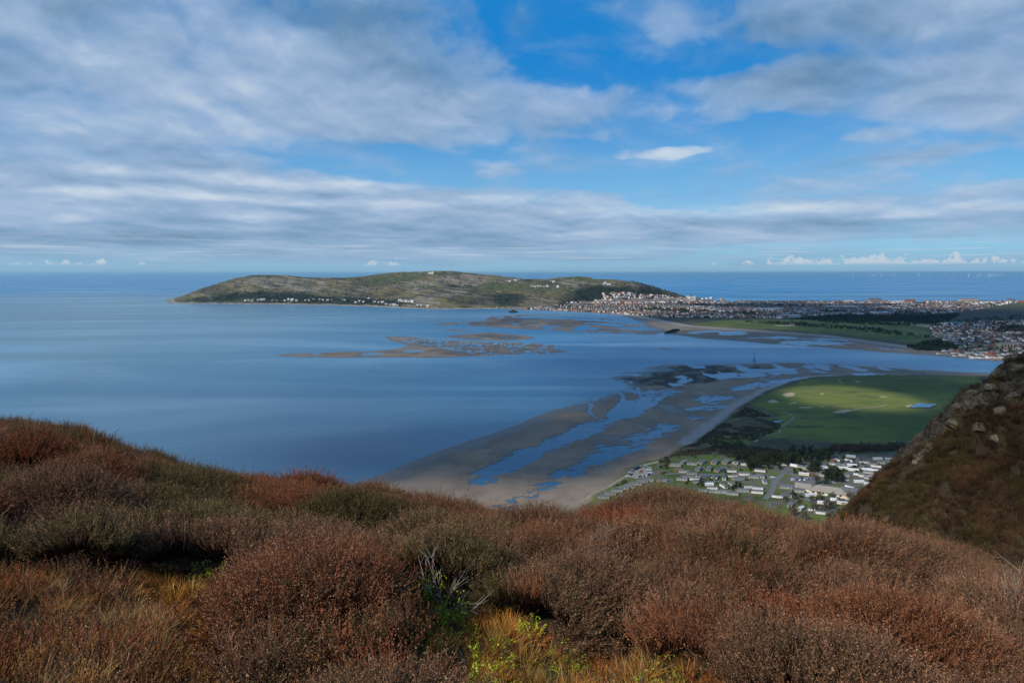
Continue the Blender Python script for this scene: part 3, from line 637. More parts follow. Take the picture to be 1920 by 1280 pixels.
def rock_mat(k=1.0):
    def f(t, b):
        g = t.node('ShaderNodeNewGeometry').outputs['Position']
        n = t.noise(g, .8, 7, .7, .3); n2 = t.noise(g, 4.0, 5, .7); v = t.node('ShaderNodeTexVoronoi', feature='DISTANCE_TO_EDGE'); t.put(v.inputs['Vector'], g); v.inputs['Scale'].default_value = .55
        c = t.mix(t.step(n, .3, .7), (.035, .026, .016), (.17, .132, .082)); c = t.mix(t.step(n2, .58, .7), c, (.36, .32, .19)); c = t.mix(t.step(n2, .25, .42, .7, 0), c, (.06, .055, .03))
        c = t.vm('SCALE', c, k); t.put(b.inputs['Base Color'], c); t.put(b.inputs['Normal'], t.bump(t.add(t.add(n, t.mul(n2, .4)), t.mul(t.step(v.outputs[0], 0, .12), .5)), .9, .5))
    return mat("crag_rock", f, .9, .2)
ROCK = rock_mat(1.15); ROCK_SHADED = rock_mat(.6)  # the darker copy has the flank's shade put into the rock colour
def flank():
    xs = np.arange(14, 150, .5); ys = np.concatenate([np.arange(36, 100, .5), np.arange(100, 190, 3.0)])
    X, Y = np.meshgrid(xs, ys); Z = flank_z(X, Y); r, c = X.shape; V = np.stack([X.ravel(), Y.ravel(), np.maximum(Z, -3).ravel()], 1)
    i = (np.arange(r - 1)[:, None] * c + np.arange(c - 1)[None]).ravel(); F = np.stack([i, i + 1, i + c + 1, i + c], 1)
    fc = V[F].mean(1); rk = crag(fc[:, 0], fc[:, 1]) > .5
    o = bpy.data.objects.new("flank_ground", npmesh("flank_ground", V, F, [SOIL, ROCK_SHADED], mi=rk.astype(int), smooth=False)); link(o); tag(o, kind='structure')
flank()

def boulder(u, v, r, k, label, depth=None):
    t, d = TAN(u, v); t = float(t[0]); d = float(d[0]); y = RY - 1.0
    ys = np.arange(45, RY + 6, .25); zz = flank_z(ys * t, ys); hit = np.where(zz > H - d * ys)[0]
    y = ys[hit[0]] if len(hit) else RY - .5
    rr = np.random.RandomState(k); n = 26; P = rr.normal(0, 1, (n, 3)); P /= np.linalg.norm(P, axis=1)[:, None]; P *= rr.uniform(.75, 1.1, (n, 1)) * np.array([1.15, .9, .85]) * r
    bm = bmesh.new()
    for p_ in P: bm.verts.new(p_)
    bmesh.ops.convex_hull(bm, input=bm.verts); bmesh.ops.delete(bm, geom=[q for q in bm.verts if not q.link_faces], context='VERTS')
    bmesh.ops.subdivide_edges(bm, edges=bm.edges, cuts=3, use_grid_fill=True)
    for q in bm.verts:
        c = q.co * (1.6 / r); q.co *= 1 + .16 * (fbm(np.array([c.x * 1.3 + c.z + 20]), np.array([c.y * 1.3 - c.z * .7 + 20]), k % 8, 4)[0] - .5) * 2
    me = bpy.data.meshes.new("boulder"); bm.to_mesh(me); bm.free(); me.materials.append(ROCK); o = bpy.data.objects.new("boulder", me); link(o); o.location = (y * t, y, H - d * y - r * .15); tag(o, label, "boulder", "boulders of the crag")

for k, (u, v, r, lb) in enumerate([(1832, 742, 1.5, "large pale sunlit boulder capping the middle of the crag"), (1820, 760, 1.0, "pale boulder tucked under the large sunlit one"), (1848, 752, .9, "pale boulder on the uphill side of the large sunlit one"), (1898, 672, 1.1, "angular rock on the highest notch of the crag skyline"), (1876, 700, 1.0, "rock on the skyline just below the highest notch"),
        (1912, 690, 1.2, "rock ledge block below the highest notch"), (1858, 726, .8, "small rock between the skyline and the sunlit boulder"), (1797, 762, .9, "rock at the shoulder where the crag skyline steepens"), (1788, 790, .9, "dark rock on the steep drop of the skyline"), (1772, 812, .8, "rock at the foot of the steep drop"), (1748, 836, .8, "pale rock low on the skyline above the caravans"),
        (1735, 846, .7, "small pale rock beside the low skyline rock"), (1722, 856, .8, "lowest pale rock of the skyline"), (1716, 866, .5, "tiny rock under the lowest skyline rock"), (1840, 800, .9, "lichened rock in the heather below the sunlit boulder"), (1880, 770, 1.0, "grey slab in the heather high on the flank"), (1902, 742, 1.0, "grey slab close to the top of the flank"), (1868, 820, .7, "half buried rock midway down the flank"), (1668, 970, .6, "lone pale rock low on the heather flank")]):
    boulder(u, v, r, k + 1, lb)

# ------------------------------------------------------------------ heather, dead grass, bilberry: sprigs set on the hill
def heath_mat(name, c0, c1, tip, rough=.85):
    def f(t, b):
        tint = t.attr('tint', 'INSTANCER'); oi = t.node('ShaderNodeObjectInfo'); k = t.attr('part')
        kx, ky, kz = t.xyz(k.outputs['Vector'])       # kx: along the plant, ky: leaf or flower, kz: chance per stem
        c = t.mix(t.step(kx, .15, .9), c0, c1); c = t.mulc(1.0, c, tint.outputs['Color'])
        c = t.mix(ky, c, t.mulc(.55, t.mix(kz, c1, tip), tint.outputs['Color']))
        c = t.vm('SCALE', c, t.mul(t.lin(oi.outputs['Random'], 0, 1, .75, 1.3), t.lin(kz, 0, 1, .7, 1.35)))
        t.put(b.inputs['Base Color'], c)
        tr = t.node('ShaderNodeBsdfTranslucent'); t.put(tr.inputs[0], c); mx = t.node('ShaderNodeMixShader'); mx.inputs[0].default_value = .22
        t.l.new(b.outputs[0], mx.inputs[1]); t.l.new(tr.outputs[0], mx.inputs[2]); t.l.new(mx.outputs[0], t.n['Material Output'].inputs[0])
    return mat(name, f, rough, .12)
class Sprigs:
    def __init__(s, seed): s.V = []; s.F = []; s.A = []; s.r = random.Random(seed)
    def blade(s, p, d, L, w, bend, col, segs=2):     # a thin tapering strip, folded so that it has two faces
        r = s.r; side = d.cross(Vector((r.uniform(-1, 1), r.uniform(-1, 1), .2))).normalized(); b = len(s.V); q = Vector(p)
        for i in range(segs + 1):
            f = i / segs; ww = w * (1 - .8 * f)
            s.V += [q - side * ww, q + side * ww]; s.A += [(col[0] + (col[1] - col[0]) * f, col[2], col[3], 1)] * 2
            d = (d + bend / segs).normalized(); q = q + d * (L / segs)
        for i in range(segs): s.F.append((b + 2 * i, b + 2 * i + 1, b + 2 * i + 3, b + 2 * i + 2))
        return q, d
    def stem(s, p, d, L, w, bend, col, segs=3):      # a three sided woody twig
        b = len(s.V); q = Vector(p); pts = []
        for i in range(segs + 1):
            f = i / segs; a1 = d.orthogonal().normalized(); a2 = d.cross(a1); ww = w * (1 - .75 * f); pts.append((q.copy(), d.copy()))
            for k in range(3):
                a = k * 2.0944; s.V.append(q + a1 * (math.cos(a) * ww) + a2 * (math.sin(a) * ww)); s.A.append((col[0] + (col[1] - col[0]) * f, 0, col[3], 1))
            d = (d + bend / segs + Vector((s.r.gauss(0, .09), s.r.gauss(0, .09), 0))).normalized(); q = q + d * (L / segs)
        for i in range(segs):
            for k in range(3): s.F.append((b + 3 * i + k, b + 3 * i + (k + 1) % 3, b + 3 * i + 3 + (k + 1) % 3, b + 3 * i + 3 + k))
        return pts
    def leaf(s, p, sz, kind, kz, up=.5):
        r = s.r; a = Vector((r.gauss(0, 1), r.gauss(0, 1), r.gauss(0, 1) + up)).normalized(); c = a.orthogonal().normalized() * sz * .5; b = len(s.V)
        s.V += [p - c, p + a * sz * .5 - a.cross(c) * .9, p + a * sz + c * .1, p + a * sz * .5 + a.cross(c) * .9]; s.F.append((b, b + 1, b + 2, b + 3)); s.A += [(.9, kind, kz, 1)] * 4
    def obj(s, name, m):
        me = npmesh(name, [tuple(v) for v in s.V], s.F, [m], smooth=False, attrs={'part': s.A})
        return bpy.data.objects.new(name, me)
def heather_clump(seed, m, n=34, leafy=1.0, flow=.6, R0=.10, h=.26):
    S = Sprigs(seed); r = S.r
    for i in range(n):
        a = r.uniform(0, 6.283); q = math.sqrt(r.random()); p = Vector((math.cos(a) * q * R0, math.sin(a) * q * R0, -.06)); lean = q * .75
        d = Vector((math.cos(a) * lean, math.sin(a) * lean, 1)).normalized(); L = h * r.uniform(.6, 1.15); kz = r.random()
        pts = S.stem(p, d, L, .0024, Vector((r.gauss(0, .15), r.gauss(0, .15), .35)), (0, 1, 0, kz))
        for j in range(9):
            f = r.uniform(.25, 1.0); i0 = min(int(f * 3), 2); pp = pts[i0][0].lerp(pts[i0 + 1][0], f * 3 - i0)
            dd = (pts[i0][1] + Vector((r.gauss(0, .55), r.gauss(0, .55), r.gauss(0, .3)))).normalized()
            e, _ = S.blade(pp, dd, r.uniform(.025, .06), .0024, Vector((0, 0, .6)), (f, 1, .25 * leafy, kz), 2)
            if r.random() < flow: S.leaf(e, r.uniform(.005, .008), 1.0, r.random())
            if r.random() < .6: S.leaf(pp.lerp(e, .6), r.uniform(.006, .011), .45, r.random())
        e = pts[-1][0]
        for j in range(3):
            if r.random() < flow: S.leaf(e - pts[-1][1] * j * .008, r.uniform(.005, .009), 1.0, r.random())
    return S.obj("heather_sprig", m)
def grass_tuft(seed, m, n=60, h=.26, w=.0022, R0=.08):
    S = Sprigs(seed); r = S.r
    for i in range(n):
        a = r.uniform(0, 6.283); q = math.sqrt(r.random()) * R0; kz = r.random()
        S.blade(Vector((math.cos(a) * q, math.sin(a) * q, -.03)), Vector((math.cos(a) * .35 + r.gauss(0, .15), math.sin(a) * .35 + r.gauss(0, .15), 1)).normalized(), h * r.uniform(.5, 1.2), w,
                Vector((math.cos(a) * r.uniform(0, .9), math.sin(a) * r.uniform(0, .9), -.25 * r.random())), (0, 1, .5 if kz > .75 else 0, kz), 4)
    return S.obj("grass_tuft", m)
def leafy_sprig(seed, m, n=16, h=.22):
    S = Sprigs(seed); r = S.r
    for i in range(n):
        a = r.uniform(0, 6.283); p = Vector((math.cos(a) * .07, math.sin(a) * .07, -.04)); kz = r.random()
        pts = S.stem(p, Vector((math.cos(a) * .4, math.sin(a) * .4, 1)).normalized(), h * r.uniform(.6, 1.1), .002, Vector((0, 0, .2)), (0, 1, 0, kz))
        for j in range(16):
            f = r.uniform(.3, 1.0); i0 = min(int(f * 3), 2); pp = pts[i0][0].lerp(pts[i0 + 1][0], f * 3 - i0) + Vector((r.gauss(0, .012), r.gauss(0, .012), r.gauss(0, .006)))
            S.leaf(pp, r.uniform(.012, .020), .8, r.random(), 1.0)
    return S.obj("leafy_sprig", m)
def bare_twigs(seed, m, n=7, h=.42):
    S = Sprigs(seed); r = S.r
    for i in range(n):
        a = r.uniform(0, 6.283); pts = S.stem(Vector((0, 0, -.03)), Vector((math.cos(a) * .8, math.sin(a) * .8, 1)).normalized(), h * r.uniform(.6, 1.1), .0045, Vector((r.gauss(0, .4), r.gauss(0, .4), .2)), (.6, 1, 0, 1), 5)
        for j in range(6):
            i0 = r.randrange(1, 5); d = (pts[i0][1] + Vector((r.gauss(0, .6), r.gauss(0, .6), r.gauss(0, .3)))).normalized()
            p2 = S.stem(pts[i0][0], d, r.uniform(.08, .2), .0026, Vector((0, 0, .2)), (.7, 1, 0, 1), 3)
            S.stem(p2[2][0], (d + Vector((r.gauss(0, .6), r.gauss(0, .6), 0))).normalized(), r.uniform(.04, .1), .0018, Vector((0, 0, .1)), (.7, 1, 0, 1), 2)
    return S.obj("bare_twig", m)
MH = heath_mat("heather", (.022, .012, .007), (.150, .080, .044), (.32, .195, .11))
MG = heath_mat("dead_grass", (.11, .07, .03), (.32, .22, .11), (.52, .42, .27))
ML = heath_mat("green_leaf", (.06, .07, .02), (.22, .36, .03), (.42, .50, .05))
MT = heath_mat("grey_wood", (.10, .085, .07), (.19, .165, .14), (.2, .18, .15))
KIT = [heather_clump(1, MH, flow=.75), heather_clump(2, MH, 40, flow=.5), heather_clump(3, MH, 30, 1, .3, .12), heather_clump(4, MH, 36, flow=1.0, h=.22),
       grass_tuft(5, MG), grass_tuft(6, MG, 80, .20), leafy_sprig(7, ML), bare_twigs(8, MT), heather_clump(9, MH, 26, flow=.2, h=.34)]
kit = bpy.data.collections.new("sprigs")
for i, o in enumerate(KIT): o.name = "sprig_%02d" % i; kit.objects.link(o)

def scatter_object(name, P, rot, scl, idx, tint):
    me = bpy.data.meshes.new(name); n = len(P); me.vertices.add(n); me.vertices.foreach_set('co', np.asarray(P, np.float32).ravel())
    for an, ty, key, arr in (('rot', 'FLOAT_VECTOR', 'vector', rot), ('scl', 'FLOAT', 'value', scl), ('idx', 'INT', 'value', idx), ('tint', 'FLOAT_COLOR', 'color', tint)):
        a = me.attributes.new(an, ty, 'POINT'); a.data.foreach_set(key, np.asarray(arr, np.int32 if ty == 'INT' else np.float32).ravel())
    o = bpy.data.objects.new(name, me); link(o)
    ng = bpy.data.node_groups.new(name + "_nodes", 'GeometryNodeTree')
    ng.interface.new_socket('Geometry', in_out='INPUT', socket_type='NodeSocketGeometry'); ng.interface.new_socket('Geometry', in_out='OUTPUT', socket_type='NodeSocketGeometry')
    N = ng.nodes; L = ng.links; gi = N.new('NodeGroupInput'); go = N.new('NodeGroupOutput'); ip = N.new('GeometryNodeInstanceOnPoints'); ci = N.new('GeometryNodeCollectionInfo')
    ci.inputs['Collection'].default_value = kit; ci.inputs['Separate Children'].default_value = True; ci.inputs['Reset Children'].default_value = True
    m2p = N.new('GeometryNodeMeshToPoints')
    L.new(gi.outputs[0], m2p.inputs['Mesh']); L.new(m2p.outputs[0], ip.inputs['Points']); L.new(ci.outputs[0], ip.inputs['Instance']); ip.inputs['Pick Instance'].default_value = True
    for an, ty, so in (('rot', 'FLOAT_VECTOR', 'Rotation'), ('scl', 'FLOAT', 'Scale'), ('idx', 'INT', 'Instance Index')):
        na = N.new('GeometryNodeInputNamedAttribute'); na.data_type = ty; na.inputs['Name'].default_value = an
        L.new([q for q in na.outputs if q.enabled and q.name == 'Attribute'][0], ip.inputs[so])
    L.new(ip.outputs[0], go.inputs[0])
    md = o.modifiers.new("scatter", 'NODES'); md.node_group = ng
    return tag(o, kind='stuff')

rng = np.random.RandomState(11)
# the mounds of old heather on the near hill
ZG = [(-300, 1015), (150, 1045), (330, 1060), (440, 1110), (430, 1250), (520, 1500), (-300, 1500)]
ZS = [(670, 1080), (860, 1095), (1010, 1155), (1110, 1180), (1290, 1200), (1420, 1250), (1450, 1420), (900, 1460), (800, 1320), (760, 1230), (690, 1150)]
ZS2 = [(230, 1040), (420, 1065), (470, 1150), (400, 1230), (300, 1130)]
def mounds():
    M = []
    for (u, v, rr, hh, back) in [(840, 925, .75, .42, 0), (1235, 945, 1.15, .68, 0), (1430, 965, .5, .30, 0), (1590, 985, .55, .30, 0), (470, 905, .8, .34, 0), (60, 800, .9, .28, 0), (1050, 950, .6, .22, 0), (640, 915, .7, .25, 0)]:
        t, s = TAN(u, v); t = float(t[0]); ys = float(np.interp(t, *YS)); y = ys * .92; M.append((t * y, y, rr * y / 9, hh * y / 9))
    k = 0
    pts = [(m[0], m[1]) for m in M]
    while k < 9000:
        k += 1; y = 1.2 + 24 * rng.rand() ** 1.0; x = rng.uniform(-1.15, 1.1) * (y + 1); rr = rng.uniform(.30, .62)
        zu, zv = PX(x, y, hill_z(np.array([x]), np.array([y])) + .25)
        if any(in_px(zu, zv, Z_)[0] for Z_ in (ZG, ZS, ZS2)) and rng.rand() < .88: continue
        if all((x - a) ** 2 + (y - b) ** 2 > (.62 * (rr + c)) ** 2 for (a, b, c, _) in M):
            M.append((x, y, rr, rr * rng.uniform(.6, .95)))
    return np.array(M)
MO = mounds()
def canopy(x, y):               # (height of the shrub surface over the soil, outward lean x, y)
    h = np.zeros(x.shape); ids = np.full(x.shape, -1); gx = np.zeros(x.shape); gy = np.zeros(x.shape)
    for mi_, (a, b, rr, hh) in enumerate(MO):
        q = np.abs(y - b) < rr
        if not q.any(): continue
        dx = (x[q] - a) / rr; dy = (y[q] - b) / rr; d2 = dx * dx + dy * dy; z = hh * np.sqrt(np.clip(1 - d2, 0, 1)); w = z > h[q]
        i = np.where(q)[0][w]; h[i] = z[w]; ids[i] = mi_; gx[i] = dx[w]; gy[i] = dy[w]
    return h, gx, gy, ids
def px_zone(x, y, z, P): u, v = PX(x, y, z); return in_px(u, v, P)
def heather():
    n = 36000; y = 1.0 + 23 * rng.rand(n) ** .80; x = rng.uniform(-1.02, 1.02, n) * (y + .6)
    z = hill_z(x, y); h, gx, gy, ids = canopy(x, y); u, v = PX(x, y, z + .22)
    nz = fbm(x / 1.7, y / 1.7, 2, 3); nz2 = fbm(x / .6, y / .6, 5, 3); nz3 = fbm(x / 2.6 + 9, y / 2.6, 7, 3)
    uu = u + (nz2 - .5) * 130; vv = v + (nz - .5) * 80
    grassy = in_px(uu, vv, ZG) & (nz3 < .72)
    strip = in_px(uu, vv, ZS) | in_px(uu, vv, ZS2)
    leafz = in_px(uu, vv, [(690, 1070), (790, 1080), (860, 1105), (800, 1125), (700, 1105)]) | in_px(uu, vv, [(1000, 1035), (1050, 1040), (1080, 1075), (1010, 1060)]) | in_px(uu, vv, [(1220, 1220), (1290, 1225), (1290, 1255), (1220, 1250)])
    moss = in_px(u + (nz2 - .5) * 40, v + (nz - .5) * 30, [(262, 1058), (330, 1072), (325, 1082), (270, 1075)]) | in_px(u + (nz2 - .5) * 40, v + (nz - .5) * 30, [(345, 1090), (390, 1085), (400, 1130), (360, 1145)]) | in_px(u + (nz2 - .5) * 60, v, [(1120, 1220), (1290, 1250), (1300, 1275), (1150, 1265)])
    h = np.where(grassy | strip | leafz, h * .25, h)
    keep = np.ones(n, bool)
    gap = (h < .13) & ~grassy & ~strip & ~leafz; keep &= ~(gap & (rng.rand(n) < .85))      # bare, dark hollows between the shrubs
    idx = rng.choice([0, 1, 2, 3, 8], n, p=[.28, .26, .2, .16, .10])
    pale = nz3 > .60; idx = np.where(pale & (rng.rand(n) < .6), 3, idx)
    idx = np.where(gap & (rng.rand(n) < .3), 4, idx)
    idx = np.where(grassy, rng.choice([4, 5, 0, 3], n, p=[.48, .34, .10, .08]), idx); idx = np.where(strip, rng.choice([4, 5, 6, 0], n, p=[.5, .34, .05, .11]), idx); idx = np.where(leafz & (rng.rand(n) < .35), 6, idx)
    idx = np.where((rng.rand(n) < .0012) & ~grassy, 7, idx); idx = np.where(in_px(u, v, [(700, 1215), (770, 1215), (770, 1270), (700, 1270)]) & (rng.rand(n) < .03), 7, idx); idx = np.where(in_px(u, v, [(1310, 1190), (1400, 1200), (1400, 1280), (1310, 1270)]) & (rng.rand(n) < .02), 7, idx)
    tint = np.ones((n, 4))
    cols = np.array([(.95, .95, .95), (1.25, .86, .66), (.62, .90, .62), (1.30, 1.34, 1.40), (.45, .74, .42), (1.35, .66, .48)])
    w = fbm(x / 1.3 + 3, y / 1.3, 6, 3); w2 = fbm(x / 2.2, y / 2.2 + 5, 1, 3)
    k = np.where(w < .36, 2, np.where(w < .46, 1, np.where(w < .60, 0, 3))); k = np.where((w2 > .63), 4, k); k = np.where(w2 < .30, 5, k)
    mk = rng.choice(6, len(MO) + 1, p=[.34, .16, .17, .23, .06, .04]); k = np.where((ids >= 0) & (rng.rand(n) < .75), mk[ids], k)
    k = np.where((uu > 980) & ((k == 2) | (k == 4)) & (rng.rand(n) < .8), rng.choice([0, 1, 3, 0], n), k)
    k = np.where(in_px(uu, vv, [(480, 1090), (700, 1090), (820, 1200), (900, 1300), (480, 1300)]) & (rng.rand(n) < .75), rng.choice([1, 0, 5], n), k)
    k = np.where(in_px(uu, vv, [(250, 880), (430, 900), (520, 960), (470, 1060), (330, 1040), (230, 980)]), np.where(rng.rand(n) < .7, 2, 4), k)
    k = np.where(in_px(uu, vv, [(1080, 960), (1190, 985), (1190, 1020), (1090, 1010)]), 5, k)
    k = np.where(in_px(uu, vv, [(420, 880), (640, 890), (640, 960), (440, 960)]), 1, k)
    tint[:, :3] = cols[k] * (1 + (rng.rand(n, 1) - .5) * .45)
    g = grassy | strip
    gc = np.array([(1.35, 1.25, 1.1), (1.3, .66, .44), (1.5, 1.1, .46), (1.3, 1.25, 1.2), (1.1, 1.1, .42)]); tint[g, :3] = gc[rng.choice(5, g.sum(), p=[.3, .28, .24, .13, .05])]
    tint[strip, :3] = np.array([(2.1, 1.45, .28), (1.7, .85, .26), (1.5, 1.2, .7), (1.1, 1.3, .28)])[rng.choice(4, strip.sum(), p=[.30, .32, .26, .12])]
    tint[leafz & (idx == 6), :3] = (1.0, .85, .8); tint[moss, :3] = (2.0, 1.55, .12); idx = np.where(moss, 5, idx)
    tint[:, :3] *= (.90, .84, .84); tint[idx == 7, :3] = 1; tint[strip & (idx == 6), :3] = (.75, .62, .45); tint[leafz & (idx == 6), :3] = (.62, .50, .42)
    lean = .85; ang = rng.uniform(0, 6.283, n)
    rx = -np.clip(gy, -1, 1) * lean + rng.normal(0, .16, n); ry = np.clip(gx, -1, 1) * lean + rng.normal(0, .16, n)
    rx = np.where(g, rx * .3 + .1, rx); ry = np.where(g, ry * .3 + .15, ry)
    e = np.stack([rx, ry, ang], 1)
    # turn about z first, then lean: build the euler through matrices
    from mathutils import Euler
    scl = .84 * np.where(h > .1, 1.0, .85) * rng.uniform(.75, 1.25, n) * (1 + .35 * ss(y, 8, 20)); scl = np.where(idx == 7, 1.0, scl); scl = np.where(strip & (idx < 6), scl * .62, np.where(grassy & ((idx == 4) | (idx == 5)), scl * .70, scl))
    rot = np.array([(Euler((a, b, 0)).to_matrix() @ Euler((0, 0, c)).to_matrix()).to_euler()[:] for a, b, c in e])
    P = np.stack([x, y, z + h * .82 - .03], 1)
    # a second, lower storey fills the sides of the mounds
    scatter_object("heather", P[keep], rot[keep], scl[keep], idx[keep], tint[keep])
    # the flank across the gully
    n = 26000; y = rng.uniform(38, RY + 5, n); t = rng.uniform(.42, .84, n); x = t * y; z = flank_z(x, y)
    zs = fbm(x / 6, y / 6, 3, 4); keep = rng.rand(n) > crag(x, y) * .80; keep &= (zs + rng.rand(n) * .2 > .44) & (fbm(x / 1.6, y / 1.6, 1, 3) > .34)
    k = np.where(fbm(x / 5, y / 5, 6, 3) > .52, 0, np.where(rng.rand(n) < .5, 2, 4)); tint = np.ones((n, 4)); cc = np.array([(.29, .26, .23), (1, 1, 1), (.27, .34, .16), (1, 1, 1), (.17, .23, .10)]); tint[:, :3] = cc[k] * (1 + (rng.rand(n, 1) - .5) * .5)  # olive brown tints, darkened to put the flank's shade into the colour
    tint[:, :3] *= (.35 + 1.5 * ss(fbm(x / 1.6, y / 1.6, 1, 3), .3, .7))[:, None]
    rot = np.stack([rng.normal(0, .25, n), rng.normal(-.35, .25, n), rng.uniform(0, 6.28, n)], 1); scl = rng.uniform(1.6, 3.2, n) * (.6 + .8 * zs)
    scatter_object("flank_heather", np.stack([x, y, z - .05], 1)[keep], rot[keep], scl[keep], rng.choice([0, 1, 2, 4, 8], n)[keep], tint[keep])
heather()

# ------------------------------------------------------------------ things on the low land
ORD = ["first", "second", "third", "fourth", "fifth", "sixth", "seventh", "eighth", "ninth", "tenth", "eleventh", "twelfth", "thirteenth", "fourteenth", "fifteenth", "sixteenth",
       "seventeenth", "eighteenth", "nineteenth", "twentieth", "twenty-first", "twenty-second", "twenty-third", "twenty-fourth"]
WALLW = plain("white_cladding", (.62, .62, .60), .05, 1.5, .6, .3, .10); WALLC = plain("cream_cladding", (.62, .55, .42), .05, 1.5, .6, .3, .12); WALLG = plain("sage_cladding", (.26, .29, .27), .06, 1.5, .7, .3, .2)
WALLB = plain("timber_cladding", (.16, .085, .045), .15, 3, .8, .2, .1)
ROOFG = plain("grey_roof", (.105, .108, .112), .12, 2, .85, .2, .25); ROOFW = plain("white_roof", (.50, .51, .52), .06, 2, .6, .3, .12); ROOFB = plain("brown_roof", (.115, .085, .07), .12, 2, .85, .2, .15); ROOFT = plain("old_roof", (.23, .205, .175), .18, .8, .95, .1)
GLASS = plain("dark_glass", (.02, .028, .035), .1, 1, .08, .6); DOORM = plain("door_paint", (.30, .33, .34), .1, 1, .5, .3, .3); BRICKB = plain("skirting_brick", (.19, .13, .10), .2, 6, .9, .1); DECK = plain("timber_deck", (.20, .15, .10), .15, 4, .9, .1)
GREEND = plain("green_paint", (.02, .13, .06), .1, 1, .5, .3)

def caravan_kit(L, W, wall, roof, kind):
    """one static caravan at the origin, long side along x: wall, roof, skirting, windows, door"""
    root = empty("static_caravan", (0, 0, 0)); a, b = L / 2, W / 2; hw = 2.75; hr = 3.25 if kind != 'curved' else 2.95
    s = MB().box(-a, a, -b, b, .55, hw); s.build("wall", wall, root)
    if kind == 'curved':
        pts = [(-b - .06, hw)] + [(-b * math.cos(q), hw + .42 * math.sin(q)) for q in np.linspace(.25, math.pi - .25, 7)] + [(b + .06, hw)]
        m = MB(); m.prism(pts, -a - .05, a + .05); m.v = [(p[1], p[0], p[2]) for p in m.v]; m.f = [f[::-1] for f in m.f]; m.build("roof", roof, root)
    else:
        MB().gable(-a - .25, a + .25, -b - .25, b + .25, hw + .003, hr + (.45 if kind == 'lodge' else .05)).build("roof", roof, root)
    MB().box(-a + .12, a - .12, -b + .12, b - .12, -.1, .55).build("skirting", BRICKB, root)
    for x in (-a * .62, -a * .15, a * .55):
        MB().box(x - .4, x + .4, -b - .03, -b + .02, 1.45, 2.15).build("window", GLASS, root)
    MB().box(-a - .03, -a + .02, -b * .72, b * .72, 1.15, 2.35).build("window", GLASS, root)
    MB().box(a - .02, a + .03, -b * .6, b * .6, 1.25, 2.3).build("window", GLASS, root)
    MB().box(a * .2 - .42, a * .2 + .42, -b - .04, -b + .02, .62, 2.45).build("door", DOORM, root)
    MB().box(a * .2 - .7, a * .2 + .7, -b - 1.1, -b - .045, -.1, .55).build("doorstep", DECK, root)
    if kind == 'lodge':
        m = MB(); m.box(-a - 2.2, -a - .04, -b, b, -.1, .56)
        for yy in (-b, b - .08): m.box(-a - 2.2, -a - .04, yy, yy + .08, .56, 1.5)
        m.box(-a - 2.2, -a - 2.12, -b + .08, b - .08, .56, 1.5); m.build("veranda", DECK, root)
    return root
KITS = {'W': caravan_kit(10.5, 3.8, WALLW, ROOFW, 'curved'), 'w': caravan_kit(10.5, 3.8, WALLW, ROOFG, 'gable'), 'G': caravan_kit(11.5, 4.6, WALLG, ROOFG, 'gable'), 'C': caravan_kit(10.5, 3.8, WALLC, ROOFW, 'gable'),
        'B': caravan_kit(11, 4.2, WALLB, ROOFB, 'gable'), 'L': caravan_kit(11.5, 6.2, WALLG, ROOFG, 'lodge'), 'X': caravan_kit(11.5, 6.2, WALLW, ROOFG, 'lodge')}
DESC = {'W': "white static caravan with rounded roof", 'w': "white static caravan with grey roof", 'G': "grey caravan with dark roof", 'C': "cream static caravan with pale roof",
        'B': "brown static caravan with brown roof", 'L': "grey lodge caravan with veranda", 'X': "white lodge caravan with grey roof"}
